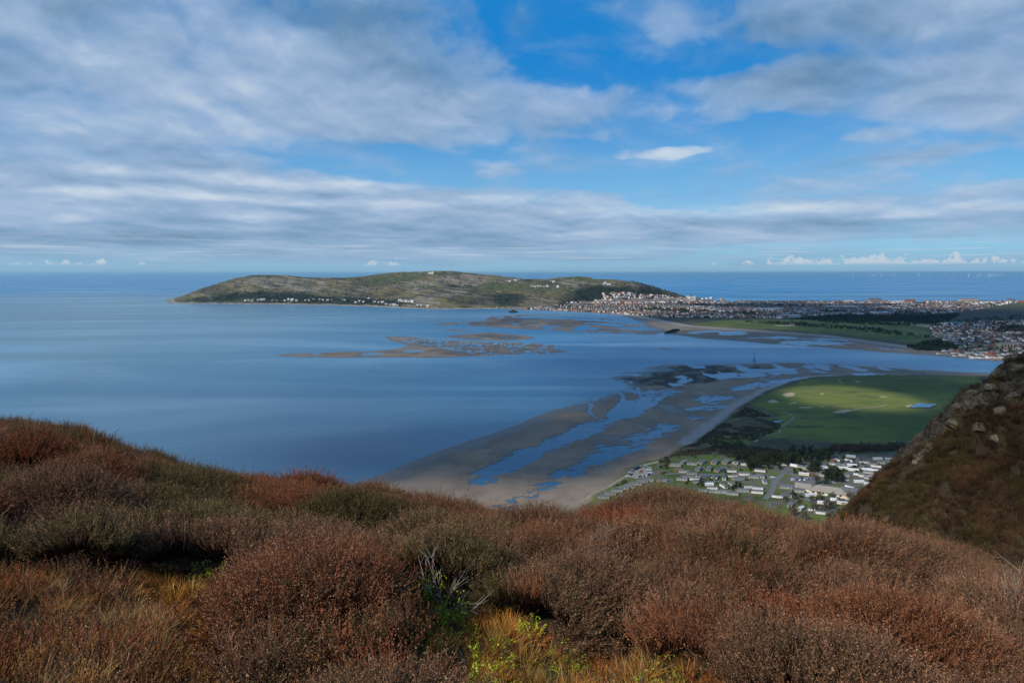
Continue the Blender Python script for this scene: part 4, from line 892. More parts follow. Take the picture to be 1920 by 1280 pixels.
ROWS = [("of the row by the shore track", "caravans by the shore track", [(95, 338, 'G', 8), (132, 318, 'G', 8), (170, 300, 'G', 8), (205, 287, 'G', 10), (240, 277, 'L', 10), (275, 262, 'L', 12), (312, 248, 'G', 12), (345, 243, 'G', 15), (420, 243, 'G', 20)]),
    ("of the row under the pines", "caravans under the pines", [(500, 157, 'L', 8), (548, 140, 'G', 60), (592, 150, 'G', 0), (650, 140, 'L', 65), (722, 140, 'L', 75), (786, 138, 'L', 70), (845, 142, 'X', 70), (893, 152, 'w', 10), (942, 162, 'L', 5), (975, 187, 'X', 0)]),
    ("of the second row", "caravans of the second row", [(515, 186, 'B', 5), (548, 193, 'G', 5), (590, 204, 'G', 15), (630, 178, 'G', 75), (690, 177, 'G', 80), (748, 183, 'L', 60), (814, 191, 'w', 15)]),
    ("of the third row on the lawn", "caravans of the third row", [(535, 237, 'G', 5), (645, 222, 'X', 50), (722, 225, 'X', 80), (776, 230, 'w', 85), (855, 233, 'L', 35), (938, 224, 'G', 5), (970, 222, 'L', 5), (572, 222, 'G', 10), (605, 236, 'w', 5), (820, 218, 'w', 20), (885, 207, 'X', 10), (1000, 250, 'w', 100)]),
    ("of the front row on the lawn", "caravans of the front row", [(628, 250, 'G', 20), (685, 266, 'W', 20), (706, 286, 'w', 10), (770, 276, 'w', 120), (820, 267, 'G', 120), (775, 308, 'G', 5), (820, 318, 'G', 5), (912, 279, 'w', 20), (962, 287, 'w', 5), (958, 308, 'X', 5), (880, 300, 'L', 10), (720, 306, 'G', 5), (660, 300, 'G', 10)]),
    ("of the row beyond the bend", "caravans beyond the bend", [(1170, 160, 'W', 160), (1216, 170, 'L', 150), (1222, 208, 'C', 0), (1281, 207, 'B', 0), (1325, 213, 'G', 0), (1337, 163, 'w', 20), (1344, 178, 'W', 5), (1375, 129, 'B', 150), (1421, 130, 'w', 150), (1478, 130, 'w', 140), (1524, 128, 'G', 90)]),
    ("of the woodside row", "caravans against the wood", [(1485, 108, 'W', 0), (1635, 122, 'C', 30), (1703, 119, 'w', 20), (1432, 156, 'G', 20), (1490, 158, 'W', 15), (1548, 168, 'G', 90), (1615, 152, 'G', 0), (1628, 163, 'w', 0), (1702, 170, 'G', 10), (1760, 170, 'G', 10), (1390, 150, 'w', 20), (1562, 140, 'w', 20), (1662, 143, 'G', 15), (1690, 138, 'w', 20), (1575, 182, 'W', 10)]),
    ("of the eastern rows", "caravans east of the pines", [(1442, 174, 'W', 15), (1500, 184, 'W', 5), (1530, 209, 'w', 0), (1588, 198, 'G', 0), (1616, 188, 'W', 5), (1648, 213, 'B', 160), (1594, 232, 'G', 160), (1738, 212, 'w', 20), (1752, 204, 'w', 20), (1530, 250, 'W', 25), (1586, 262, 'W', 25), (1680, 197, 'W', 0), (1655, 238, 'w', 160), (1445, 215, 'G', 10), (1560, 218, 'w', 5), (1625, 226, 'C', 10)]),
    ("around the clubhouse", "caravans around the clubhouse", [(1124, 282, 'L', 5), (1120, 330, 'G', 5), (1072, 334, 'w', 0), (1190, 301, 'L', 5), (1258, 327, 'W', 25), (1147, 381, 'G', 80), (1205, 402, 'C', 70), (1276, 408, 'w', 15), (1320, 426, 'w', 5), (1402, 352, 'W', 0), (1436, 371, 'C', 0), (1330, 371, 'W', 0), (1484, 281, 'w', 150), (1512, 313, 'W', 15), (1490, 303, 'G', 15)])]
used = set()
GZ = 4.55
for where, group, items in ROWS:
    for i, (a, b, k, ang) in enumerate(sorted(items)):
        x, y = G1(1100 + a / 3.0, 820 + (b + 4) / 3.0, GZ)
        o = KITS[k] if k not in used else copy_tree(KITS[k]); used.add(k)
        o.scale = (.86, .86, .86); o.location = (x, y, GZ); o.rotation_euler = (0, 0, R(ang) + math.atan2(-x, y) + (.0 if k != 'L' else 0))
        tag(o, "%s, %s from the beach %s" % (DESC[k].replace(" static", "").replace('white lodge caravan with grey roof', 'white lodge caravan'), ORD[i], where), "caravan", group)
# clubhouse with its broad hipped roof
def clubhouse():
    x, y = G1(1100 + 1360 / 3, 820 + 318 / 3, GZ); o = empty("clubhouse", (x, y, GZ), math.atan2(-x, y) - .06)
    tag(o, "clubhouse with a broad grey brown hipped roof and cream walls in the caravan park", "clubhouse")
    MB().box(-15, 15, -6, 6, -.2, 3.0).build("wall", WALLC, o)
    m = MB(); m.raw([(-16, -7, 3.003), (16, -7, 3.003), (16, 7, 3.003), (-16, 7, 3.003), (-9, 0, 7.2), (9, 0, 7.2)], [(0, 3, 2, 1), (0, 1, 5, 4), (1, 2, 5), (2, 3, 4, 5), (3, 0, 4)]); r = m.build("roof", ROOFT, o)
    MB().box(5.5, 6.5, -.5, .5, 6.6, 8.0).build("chimney", BRICKB, r)
    MB().box(-27, -15.01, -2, 9, -.2, 2.8).build("wing_wall", WALLC, o); MB().gable(-28, -14, -3, 10, 2.81, 5.8).build("wing_roof", ROOFT, o)
    MB().box(10, 22, 6.01, 17, -.2, 2.8).build("rear_wall", WALLC, o); MB().gable(9, 23, 5.3, 18, 2.81, 5.6).build("rear_roof", ROOFG, o)
    m = MB(); m.raw([(13, -9, 3.0), (23, -5, 3.0), (20, 3, 3.0), (12, 0, 3.0), (16.5, -3, 6.2)], [(0, 1, 4), (1, 2, 4), (2, 3, 4), (3, 0, 4), (0, 3, 2, 1)]); m.build("corner_roof", ROOFT, o)
    MB().raw([(13.6, -8.3, -.1), (22, -5, -.1), (19.4, 2.2, -.1), (12.6, -.4, -.1), (13.6, -8.3, 3.0), (22, -5, 3.0), (19.4, 2.2, 3.0), (12.6, -.4, 3.0)], [(0, 1, 5, 4), (1, 2, 6, 5), (2, 3, 7, 6), (3, 0, 4, 7)]).build("corner_wall", WALLC, o)
    for xx in (-12, -8, -4, 6, 10): MB().box(xx - .9, xx + .9, -6.03, -5.98, 1.0, 2.3).build("window", GLASS, o)
    MB().box(-.2, 3.0, -6.04, -5.98, 0, 2.5).build("door", GREEND, o)
clubhouse()

# roads and tracks of the park
def ribbon(name, pts, w, mt, z, s=3.0, ox=1100, oy=820, join=True):
    P = [Vector((*G1(ox + a / s, oy + b / s, GZ), 0)) for a, b in pts]
    Q = []
    for i in range(len(P) - 1):                      # smooth the line
        p0, p1, p2, p3 = P[max(i - 1, 0)], P[i], P[i + 1], P[min(i + 2, len(P) - 1)]
        for k in range(6):
            f = k / 6; Q.append(.5 * ((2 * p1) + (p2 - p0) * f + (2 * p0 - 5 * p1 + 4 * p2 - p3) * f * f + (3 * p1 - p0 - 3 * p2 + p3) * f ** 3))
    Q.append(P[-1]); V = []; F = []; zz = land(np.array([q.x for q in Q]), np.array([q.y for q in Q]), False)
    for i, q in enumerate(Q): q.z = zz[i] + z
    for i, q in enumerate(Q):
        d = (Q[min(i + 1, len(Q) - 1)] - Q[max(i - 1, 0)]); n = Vector((-d.y, d.x, 0)).normalized() * (w if not hasattr(w, '__len__') else w[0] + (w[1] - w[0]) * i / len(Q)) / 2
        V += [q + n, q - n]
        if i: F.append((2 * i - 2, 2 * i - 1, 2 * i + 1, 2 * i))
    m = MB(); m.raw(V, F); o = m.build(name, mt); tag(o, kind='structure'); return o
ASPH = plain("asphalt", (.115, .115, .118), .18, .15, .9, .2); TRACK = plain("gravel", (.22, .19, .15), .2, .3, .95, .1)
ribbon("park_road", [(1004, 345), (1030, 318), (1048, 290), (1055, 262), (1066, 238), (1092, 214), (1110, 196), (1106, 174), (1088, 158), (1080, 146)], 5, ASPH, .03)
ribbon("park_road", [(1100, 192), (1150, 205), (1200, 222), (1260, 228), (1330, 232), (1400, 236), (1450, 250)], 5.5, ASPH, .034)
ribbon("park_road", [(1065, 258), (1120, 265), (1180, 272), (1240, 290), (1230, 340), (1300, 362), (1420, 360), (1520, 345), (1600, 310)], 5.5, ASPH, .038)
ribbon("park_road", [(1100, 165), (1200, 195), (1350, 195), (1480, 200), (1600, 215), (1700, 195)], 4.5, ASPH, .042)
ribbon("park_path", [(440, 205), (560, 200), (640, 205), (800, 208), (880, 205), (1000, 210), (1040, 235)], 4, ASPH, .03)
ribbon("park_path", [(600, 262), (720, 245), (880, 252), (960, 258), (1040, 262)], 3.5, ASPH, .034)
ribbon("shore_track", [(-60, 345), (60, 290), (180, 238), (240, 212), (250, 190), (300, 165), (340, 150), (400, 138), (450, 130)], 5, TRACK, .05)
def sheet(name, pts, mt, z):
    P = wpoly(z3(pts), GZ); m = MB(); m.raw([(a, b, z) for a, b in P], [tuple(range(len(P)))[::-1]]); o = m.build(name, mt); return tag(o, kind='structure')
sheet("car_park_ground", [(1140, 222), (1260, 218), (1290, 235), (1280, 262), (1190, 262), (1140, 245)], ASPH, GZ + .046)
sheet("beach_car_park_ground", [(222, 222), (245, 192), (270, 172), (325, 160), (365, 165), (372, 205), (345, 224), (280, 230)], TRACK, GZ + .05)
def pond(name, P):
    W = wpoly(z3(P, 2.3415, 1100, 660), 5.2)
    V = []; n = len(W)
    for i in range(n):
        for k in range(6):
            f = k / 6; p0, p1, p2, p3 = W[i - 1], W[i], W[(i + 1) % n], W[(i + 2) % n]; q = .5 * ((2 * p1) + (p2 - p0) * f + (2 * p0 - 5 * p1 + 4 * p2 - p3) * f * f + (3 * p1 - p0 - 3 * p2 + p3) * f ** 3); q = q + np.array([vn(np.array([q[0] / 4.]), np.array([q[1] / 4.]), 1)[0] - .5, vn(np.array([q[0] / 4.]), np.array([q[1] / 4.]), 2)[0] - .5]) * 4; V.append((q[0], q[1], 5.25))
    o = MB().raw(V, [tuple(range(len(V)))[::-1]]).build(name, SEAM); tag(o, kind='structure')
pond("pond_water", [(1413, 238), (1440, 232), (1452, 223), (1500, 226), (1534, 227), (1530, 234), (1512, 238), (1505, 243), (1470, 241), (1440, 243)])
pond("pond_water", [(820, 303), (850, 299), (856, 304), (835, 309)])
def link_path(P, w): 
    pts = [(q[0], q[1]) for q in P]; Q = [Vector((*G1(1100 + a / 2.3415, 660 + b / 2.3415, 4.3), 0)) for a, b in pts]; V = []; F = []
    R_ = []
    for i in range(len(Q) - 1):
        for k in range(8): R_.append(Q[i].lerp(Q[i + 1], k / 8))
    R_.append(Q[-1]); zz = land(np.array([q.x for q in R_]), np.array([q.y for q in R_]), False)
    for i, q in enumerate(R_):
        d = R_[min(i + 1, len(R_) - 1)] - R_[max(i - 1, 0)]; n = Vector((-d.y, d.x, 0)).normalized() * w / 2
        V += [Vector((q.x + n.x, q.y + n.y, zz[i] + .35)), Vector((q.x - n.x, q.y - n.y, zz[i] + .35))]
        if i: F.append((2 * i - 2, 2 * i - 1, 2 * i + 1, 2 * i))
    o = MB().raw(V, F).build("golf_path", TRACK); tag(o, kind='structure')
link_path([(1140, 262), (1190, 248), (1240, 242), (1290, 238), (1320, 230)], 3.5); link_path([(740, 392), (755, 372), (800, 362), (850, 352), (845, 335), (890, 305), (910, 288), (895, 272), (860, 258)], 3); link_path([(1105, 118), (1125, 140)], 3.5)

# cars
def car_kit(color):
    m = plain("car_paint", color, .03, 1, .3, .5); root = empty("parked_car", (0, 0, 0))
    b = MB(); b.prism([(-2.15, .35), (2.15, .35), (2.2, .75), (1.2, .92), (-1.9, .95), (-2.2, .8)], -.88, .88); b.build("body", m, root)
    c = MB(); c.raw([(-1.9, -.8, .94), (1.15, -.8, .92), (1.15, .8, .92), (-1.9, .8, .94), (-1.45, -.66, 1.42), (.35, -.66, 1.45), (.35, .66, 1.45), (-1.45, .66, 1.42)], [(0, 1, 5, 4), (1, 2, 6, 5), (2, 3, 7, 6), (3, 0, 4, 7), (4, 5, 6, 7)]); c.build("cabin_glass", GLASS, root)
    MB().box(-1.45, .35, -.67, .67, 1.43, 1.49).build("roof", m, root)
    for sx in (-1.35, 1.35):
        for sy in (-.84, .84): MB().tube([(sx, sy - .1, .33), (sx, sy + .1, .33)], .33, 10).build("wheel", TYRE, root)
    return root
TYRE = plain("rubber", (.02, .02, .02), .1, 1, .9, .1)
CC = {'white': (.72, .72, .72), 'silver': (.36, .38, .40), 'black': (.02, .02, .022), 'blue': (.03, .08, .22), 'red': (.36, .02, .02), 'grey': (.10, .105, .11)}
CK = {k: car_kit(c) for k, c in CC.items()}; cu_ = set()
def car(a, b, col, ang, label, group, z=GZ, s=3.0):
    x, y = G1(1100 + a / s, 820 + b / s, z); o = CK[col] if col not in cu_ else copy_tree(CK[col]); cu_.add(col)
    o.location = (x, y, z); o.rotation_euler = (0, 0, R(ang) + math.atan2(-x, y)); tag(o, label, "car", group)
rc = random.Random(5); cols = list(CC)
west = [(233, 219), (237, 212), (243, 206), (248, 200), (253, 194), (258, 188), (264, 182), (271, 176), (279, 171), (288, 167)]
for i, (a, b) in enumerate(west): c = rc.choice(['black', 'blue', 'grey', 'silver', 'white']); car(a, b, c, 25, "%s car, %s from the pines in the seaward row of the beach car park" % (c, ORD[len(west) - 1 - i]), "cars in the seaward row", GZ + .06)
east = [(322, 163), (330, 167), (338, 172), (344, 178), (350, 185), (354, 192), (357, 199), (355, 207), (348, 213), (338, 216), (328, 218), (318, 219), (308, 220), (298, 221), (288, 222)]
for i, (a, b) in enumerate(east): c = rc.choice(['black', 'blue', 'grey', 'silver', 'white', 'white']); car(a, b, c, 70 if i > 7 else 10, "%s car, %s from the track end of the landward row in the beach car park" % (c, ORD[i]), "cars in the landward row", GZ + .06)
car(306, 192, 'red', 40, "red car alone in the middle of the beach car park", "cars in the beach car park", GZ + .06); car(298, 199, 'silver', 40, "silver car beside the red car in the beach car park", "cars in the beach car park", GZ + .06)
for i, (a, b) in enumerate([(1160, 238), (1173, 240), (1190, 237), (1203, 240), (1216, 238), (1229, 240), (1243, 237), (1205, 228)]): c = ['white', 'silver', 'blue', 'white', 'black', 'white', 'silver', 'grey'][i]; car(a, b, c, 60, "%s car, %s from the bend in the clubhouse car park" % (c, ORD[i]), "cars in the clubhouse car park", GZ + .06)
for i, (a, b, c, w) in enumerate([(1112, 158, 'white', "pulled up where the park road enters the pines"), (1046, 226, 'white', "at the lawn edge by the park road"), (1460, 243, 'white', "beside the dark trees in the park"), (1388, 256, 'silver', "behind the clubhouse roof"), (1540, 330, 'silver', "on the tarmac east of the clubhouse"), (900, 240, 'black', "between the lodges of the third row"), (1560, 222, 'blue', "between the eastern caravans")]):
    car(a, b, c, 20, "%s car %s" % (c, w), "cars about the park", GZ + .06)

# ------------------------------------------------------------------ trees and scrub
def leafmat(name, c0, c1):
    def f(t, b):
        g = t.node('ShaderNodeNewGeometry'); n = t.noise(g.outputs['Position'], .5, 3, .6); oi = t.node('ShaderNodeObjectInfo')
        c = t.mix(t.step(n, .35, .65), c0, c1); c = t.vm('SCALE', c, t.lin(oi.outputs['Random'], 0, 1, .75, 1.3)); t.put(b.inputs['Base Color'], c)
    return mat(name, f, .8, .15)
PINE = leafmat("pine_needles", (.010, .017, .009), (.028, .040, .016)); BARE = leafmat("bare_twigs", (.050, .040, .030), (.115, .090, .062)); BUSH = leafmat("bush_leaves", (.018, .028, .010), (.05, .065, .022)); BARK = plain("bark", (.06, .045, .035), .2, 3, .9, .1)
def leaf_cloud(seed, lobes, n, size, m, name):
    r = np.random.RandomState(seed); V = []; F = []; L = np.array(lobes); wgt = L[:, 3] ** 2; k = r.choice(len(L), n, p=wgt / wgt.sum())
    d = r.normal(0, 1, (n, 3)); d /= np.linalg.norm(d, axis=1)[:, None]; rad = r.rand(n) ** .35
    c = L[k, :3] + d * (L[k, 3] * rad)[:, None] * np.array([1, 1, .8]); a = r.normal(0, 1, (n, 3)); a /= np.linalg.norm(a, axis=1)[:, None]; b = np.cross(a, r.normal(0, 1, (n, 3))); b /= np.linalg.norm(b, axis=1)[:, None]
    s = size * r.uniform(.6, 1.4, n)[:, None]
    V = np.concatenate([c - a * s, c + b * s * .5, c + a * s, c - b * s * .5], 1).reshape(-1, 3); F = np.arange(4 * n).reshape(n, 4)
    return npmesh(name, V, F, [m])
def tree_kit(seed, kind, h=10.0):
    r = random.Random(seed); root = empty({'pine': "pine_tree", 'bare': "bare_tree", 'bush': "bush"}[kind], (0, 0, 0))
    if kind == 'pine':
        lob = [(r.uniform(-1, 1) * .16 * h, r.uniform(-1, 1) * .16 * h, h * z, h * (.20 - .12 * abs(z - .5)) * r.uniform(.8, 1.1)) for z in np.linspace(.22, .93, 12)]; n, sz, m = 1500, .30, PINE
    elif kind == 'bare':
        lob = [(r.uniform(-1, 1) * .25 * h, r.uniform(-1, 1) * .25 * h, h * z, h * .20 * r.uniform(.8, 1.1)) for z in np.linspace(.35, .85, 8)]; n, sz, m = 1100, .28, BARE
    else:
        lob = [(r.uniform(-1, 1) * .4 * h, r.uniform(-1, 1) * .4 * h, h * r.uniform(.3, .7), h * .35) for z in range(6)]; n, sz, m = 700, .22, BUSH
    o = bpy.data.objects.new("crown", leaf_cloud(seed, lob, n, sz, m, "crown")); link(o, root)
    t = MB(); t.tube([(0, 0, -.3), (.05 * h * r.uniform(-1, 1), 0, h * .35), (0, 0, h * .8)], [.035 * h, .025 * h, .008 * h], 7)
    for k in range(5): a = r.uniform(0, 6.28); z = r.uniform(.25, .6) * h; t.tube([(0, 0, z), (math.cos(a) * .18 * h, math.sin(a) * .18 * h, z + .12 * h)], [.014 * h, .004 * h], 5)
    t.build("trunk", BARK, root); return root
TK = {'pine': [tree_kit(s, 'pine') for s in (1, 2, 3)], 'bare': [tree_kit(s, 'bare') for s in (4, 5, 6)], 'bush': [tree_kit(s, 'bush', 3.2) for s in (7, 8)]}
tk_used = set(); rt = random.Random(9)
def tree(kind, u, v, s, label, group, cat="tree", z=None):
    k = rt.randrange(len(TK[kind])); src = TK[kind][k]; o = src if (kind, k) not in tk_used else copy_tree(src); tk_used.add((kind, k))
    x, y = G1(u, v, GZ); z = float(ground_z(x, y)[0]) if z is None else z
    o.location = (x, y, z - .1); o.scale = (s * rt.uniform(.9, 1.15), s * rt.uniform(.9, 1.15), s * rt.uniform(.85, 1.15)); o.rotation_euler = (0, 0, rt.uniform(0, 6.28)); tag(o, label, cat, group)
belt = []
for u in np.arange(1380, 1560, 4.2): belt.append((u + rt.uniform(-2, 2), 862 + rt.uniform(-7, 6) + (6 if 1420 < u < 1480 else 0) - (u - 1460) * .02))
for k in range(26): belt.append((rt.uniform(1400, 1500), rt.uniform(862, 880)))
for u, v in belt: tree('pine', u, v, rt.uniform(.8, 1.25), "dark pine tree in the thick belt between the golf course and the caravans", "pines of the thick belt")
for i, (u, v, s) in enumerate([(1527, 884, 1.1), (1535, 882, 1.2), (1520, 880, .9), (1521, 888, .8)]): tree('pine', u, v, s, "dark pine in the clump west of the car park trees", "pines in the western clump")
for i, (a, b, s) in enumerate([(1345, 222, 1.1), (1362, 212, 1.3), (1385, 222, 1.2), (1412, 228, 1.3), (1430, 240, 1.1), (1398, 240, 1.0), (1374, 232, .9)]): tree('pine', 1100 + a / 3, 820 + (b + 10) / 3, s, "dark rounded tree in the clump beyond the clubhouse roof", "trees beyond the clubhouse")
tree('pine', 1100 + 1345 / 3, 820 + 262 / 3, .9, "single dark tree between the car park and the clubhouse roof", None); tree('bare', 1100 + 1293 / 3, 820 + 262 / 3, 1.1, "bare round tree at the corner of the clubhouse car park", None)
for a, b in [(1735, 190), (1762, 188), (1780, 180), (1750, 215), (1775, 215)]: tree('pine', 1100 + a / 3, 820 + b / 3, .8, "dark tree among the caravans below the rocky flank", "trees below the rocky flank")
for a, b in [(650, 275), (825, 295), (865, 285), (640, 262), (840, 290), (1160, 330)]: tree('pine', 1100 + a / 3, 820 + b / 3, .6, "small dark tree on the caravan park lawn", "trees on the caravan lawn")
for k in range(120):
    u = rt.uniform(1560, 1800); v = 846 + (u - 1560) * -.03 + rt.uniform(-5, 5); tree('bare', u, v, rt.uniform(.55, .9), "bare brown tree in the long winter wood behind the caravans", "trees of the winter wood")
for k in range(70):
    u = rt.uniform(1470, 1660); v = rt.uniform(935, 975); tree('bare' if rt.random() < .6 else 'bush', u, v, rt.uniform(.5, .9), "scrubby tree on the slope between the clubhouse and the heather", "scrub below the clubhouse")
for k in range(170):
    a = rt.choice([(1560, 160, 300, 90), (1480, 150, 200, 60), (1350, 190, 250, 60), (1250, 330, 300, 40), (700, 240, 300, 60), (440, 150, 60, 60), (640, 100, 400, 25), (900, 195, 300, 60), (1600, 140, 250, 60), (1300, 190, 300, 20)]); tree('bush', 1100 + (a[0] + rt.uniform(-.5, .5) * a[2]) / 3, 820 + (a[1] + rt.uniform(-.5, .5) * a[3]) / 3, rt.uniform(.5, 1.1), "low green bush among the caravans", "bushes among the caravans", "bush")
# rough scrub of the dunes: nobody could count it
def scrub():
    P = []; rr = np.random.RandomState(4); V = []
    regs = [(z3([(350, 455), (480, 380), (600, 300), (700, 235), (800, 280), (860, 330), (760, 380), (640, 400), (500, 440), (640, 460), (860, 400), (1000, 400), (1040, 450), (760, 470), (400, 470)], 2.3415, 1100, 660), 2600, 1.3),
            (z3([(440, 130), (600, 60), (700, 50), (900, 20), (1000, 60), (880, 110), (640, 118), (500, 122)]), 1100, 1.6), (z3([(60, 330), (220, 240), (240, 245), (100, 330)]), 250, 1.2), (z3([(375, 150), (440, 140), (460, 200), (400, 215)]), 260, 1.4),
            (z3([(1000, 60), (1500, 40), (1850, 40), (1850, 70), (1500, 75), (1050, 80)]), 700, 1.5)]
    cs = []
    for Pg, n, s in regs:
        W = wpoly(Pg, 4.0); x = rr.uniform(W[:, 0].min(), W[:, 0].max(), n * 4); y = rr.uniform(W[:, 1].min(), W[:, 1].max(), n * 4); k = sdf(x, y, W) > 0; k &= fbm(x / 35, y / 35, 2, 3) > .47
        x, y = x[k][:n], y[k][:n]; cs.append(np.stack([x, y, land(x, y, False), np.full(x.shape, s)], 1))
    C = np.concatenate(cs); m = 26; n = len(C) * m; c = np.repeat(C, m, 0); d = rr.normal(0, 1, (n, 3)); d /= np.linalg.norm(d, axis=1)[:, None]; d[:, 2] = np.abs(d[:, 2]) * .8; sc_ = c[:, 3:4] * rr.uniform(.5, 1.2, (n, 1))
    p = c[:, :3] + d * sc_; a = rr.normal(0, 1, (n, 3)); a /= np.linalg.norm(a, axis=1)[:, None]; b = np.cross(a, rr.normal(0, 1, (n, 3))); b /= np.linalg.norm(b, axis=1)[:, None]; s = .38
    V = np.concatenate([p - a * s, p + b * s * .6, p + a * s, p - b * s * .6], 1).reshape(-1, 3); F = np.arange(4 * n).reshape(n, 4)
    tag(link_(npmesh("dune_shrubbery", V, F, [BARE, BUSH], mi=np.repeat(rr.rand(len(C)) < .35, m).astype(int))), kind='stuff')
def link_(me): o = bpy.data.objects.new(me.name, me); COL.objects.link(o); return o
scrub()

# ------------------------------------------------------------------ the town and the far houses
HW = plain("render_white", (.54, .53, .50), .05, .2, .8, .2, .12); HC = plain("render_cream", (.46, .37, .26), .05, .2, .8, .2, .15); HB = plain("red_brick", (.26, .10, .065), .1, .3, .9, .1, .2); HS = plain("grey_stone", (.24, .22, .20), .1, .3, .9, .1, .2)
RS = plain("slate", (.075, .078, .085), .1, .2, .8, .2, .2); RR = plain("red_tile", (.20, .085, .060), .12, .2, .9, .1, .25); RL = plain("pale_sheet_roof", (.40, .42, .44), .05, .1, .6, .3, .1)
FW = {'w': HW, 'c': HC, 'b': HB, 's': HS}; FR = {'s': RS, 'r': RR, 'l': RL}
def house_mesh(L, W, h, rh, wall, roof):
    m = MB(); m.box(-L / 2, L / 2, -W / 2, W / 2, -3, h, 0); return m.mesh("wall", [wall]), MB().gable(-L / 2 - .3, L / 2 + .3, -W / 2 - .4, W / 2 + .4, h + .003, h + rh).mesh("roof", [roof]), MB().box(L * .32, L * .32 + .9, -.5, .5, h + rh - .8, h + rh + .9).mesh("chimney", [HB])
HM = {}
def house(x, y, z, a, kind, label, group, s=1.0, name="house", cat="house", parts=True):
    if kind not in HM:
        wl, rf, nl = kind; L, W, h, rh = {'1': (11, 8, 3.2, 2.6), '2': (12, 8.5, 5.6, 2.8), 'T': (26, 10, 8.5, 3.2), 'H': (30, 12, 11, 3.2)}[nl]; HM[kind] = house_mesh(L, W, h, rh, FW[wl], FR[rf])
    o = empty(name, (x, y, z), a); o.scale = (s, s, s)
    for nm, me in zip(("wall", "roof", "chimney"), HM[kind]):
        c = bpy.data.objects.new(nm, me); link(c, o)
    return tag(o, label, cat, group)
rh = random.Random(21); CN = {'w': "white", 'c': "cream", 'b': "red brick", 's': "grey stone"}; RN = {'s': "slate", 'r': "red tiled", 'l': "pale"}
def pick(ws, rs): return rh.choice(ws), rh.choice(rs)
# the hillside estate on the far shore
EST = [(1745, 603), (1760, 598), (1800, 597), (1840, 594), (1920, 592), (1960, 592), (1960, 650), (1915, 654), (1860, 655), (1790, 650), (1752, 644), (1790, 637), (1775, 628), (1752, 618)]
def rows(poly, gap, step_, ang, jitter, zz=8.0):
    W = wpoly(poly, zz); c, s = math.cos(ang), math.sin(ang); q = W @ np.array([[c, -s], [s, c]]); out = []
    for a in np.arange(q[:, 0].min(), q[:, 0].max(), step_):
        for b in np.arange(q[:, 1].min(), q[:, 1].max(), gap):
            aa = a + rh.uniform(-1, 1) * jitter; bb = b + rh.uniform(-1, 1) * jitter + 14 * math.sin(a / 90.0); out.append((aa * c - bb * s, aa * s + bb * c))
    out = np.array(out); k = sdf(out[:, 0], out[:, 1], W) > 0; return out[k]
pts = rows(EST, 46, 19, .25, 2.5, 25.0); z = ground_z(pts[:, 0], pts[:, 1])
uv = np.stack(PX(pts[:, 0], pts[:, 1], z + 3), 1); vis = (uv[:, 0] < 1925) & (uv[:, 1] > 594); pts, z, uv = pts[vis], z[vis], uv[vis]; print('EST', len(pts), z.min() if len(z) else 0, z.max() if len(z) else 0, uv.min(0), uv.max(0))
order = np.argsort(-pts[:, 1] * -1)[:190]; rest_est = [i for i in range(len(pts)) if i not in set(order.tolist())]
for i in order:
    w = rh.choice("wwwwwcbws"); r = rh.choice("sssrs"); x, y = pts[i]
    house(x, y, z[i], rh.choice([.25, .25, 1.8]) + rh.uniform(-.15, .15), w + r + rh.choice("112"), "small %s house with a %s roof in the estate above the far shore" % (CN[w], RN[r]), "%s %s houses of the far shore estate" % (CN[w], RN[r]), rh.uniform(.9, 1.15))
# villas along the foot of the headland, on its ledges and summit
VILL = [("white villa in the line of houses under the western crag", "villas under the western crag", [(460, 563), (466, 562), (473, 563.5), (484, 562), (490, 561.5), (495, 562), (511, 563), (519, 563), (534, 563.5), (541, 561), (548, 562), (556, 563), (573, 562.5), (580, 563), (588, 562), (599, 562), (606, 562.5), (615, 562.5), (622, 562.5), (643, 561.5), (647, 562)], "wwwcs"),
        ("white house on the low shore beside the headland beach", "houses by the headland beach", [(667, 566), (674, 565), (682, 566), (692, 559), (702, 566.5), (712, 567), (718, 566), (724, 570), (733, 571), (739, 571.5), (745, 572), (750, 564), (755, 564), (761, 565), (767, 565), (773, 565.5), (783, 571), (790, 572), (802, 574)], "wwwc"),
        ("white house on the ledge below the hill fields", "houses on the middle ledge", [(998, 536), (1003, 536.5), (1009, 536), (1014, 535.5), (1020, 536.5), (1026, 536.5), (1046, 537.5)], "ww"),
        ("white house in the hollow beside the upper road", "houses beside the upper road", [(935, 522), (950, 526.5), (955, 527), (960, 525), (966, 525), (971, 525), (1033, 526), (1038, 528)], "ws"),
        ("white house in the gap between the hill and the wooded end", "houses in the gap", [(1131, 533), (1135, 531), (1139, 533.5), (1143, 534)], "w")]
def on_slope(u, v):             # the place on the headland that this line of sight meets
    t, s = TAN(u, v); t = float(t[0]); s = float(s[0]); ys = np.arange(3650, 5600, 6.0); zz = orme(ys * t, ys); hit = np.where(zz > H - s * ys)[0]
    if not len(hit): return None
    y = ys[hit[0]]; return t * y, y, float(zz[hit[0]])
for lab, grp, P, ws in VILL:
    for u, v in P:
        q = on_slope(u, v + 1.2)
        if q is None: continue
        w = rh.choice(ws); house(q[0], q[1], q[2], rh.uniform(-.3, .3), w + rh.choice("ssl") + '2', lab if w == 'w' else lab.replace("white", CN[w]), grp + (" " + CN[w] if w != 'w' else ""), rh.uniform(1.0, 1.7))
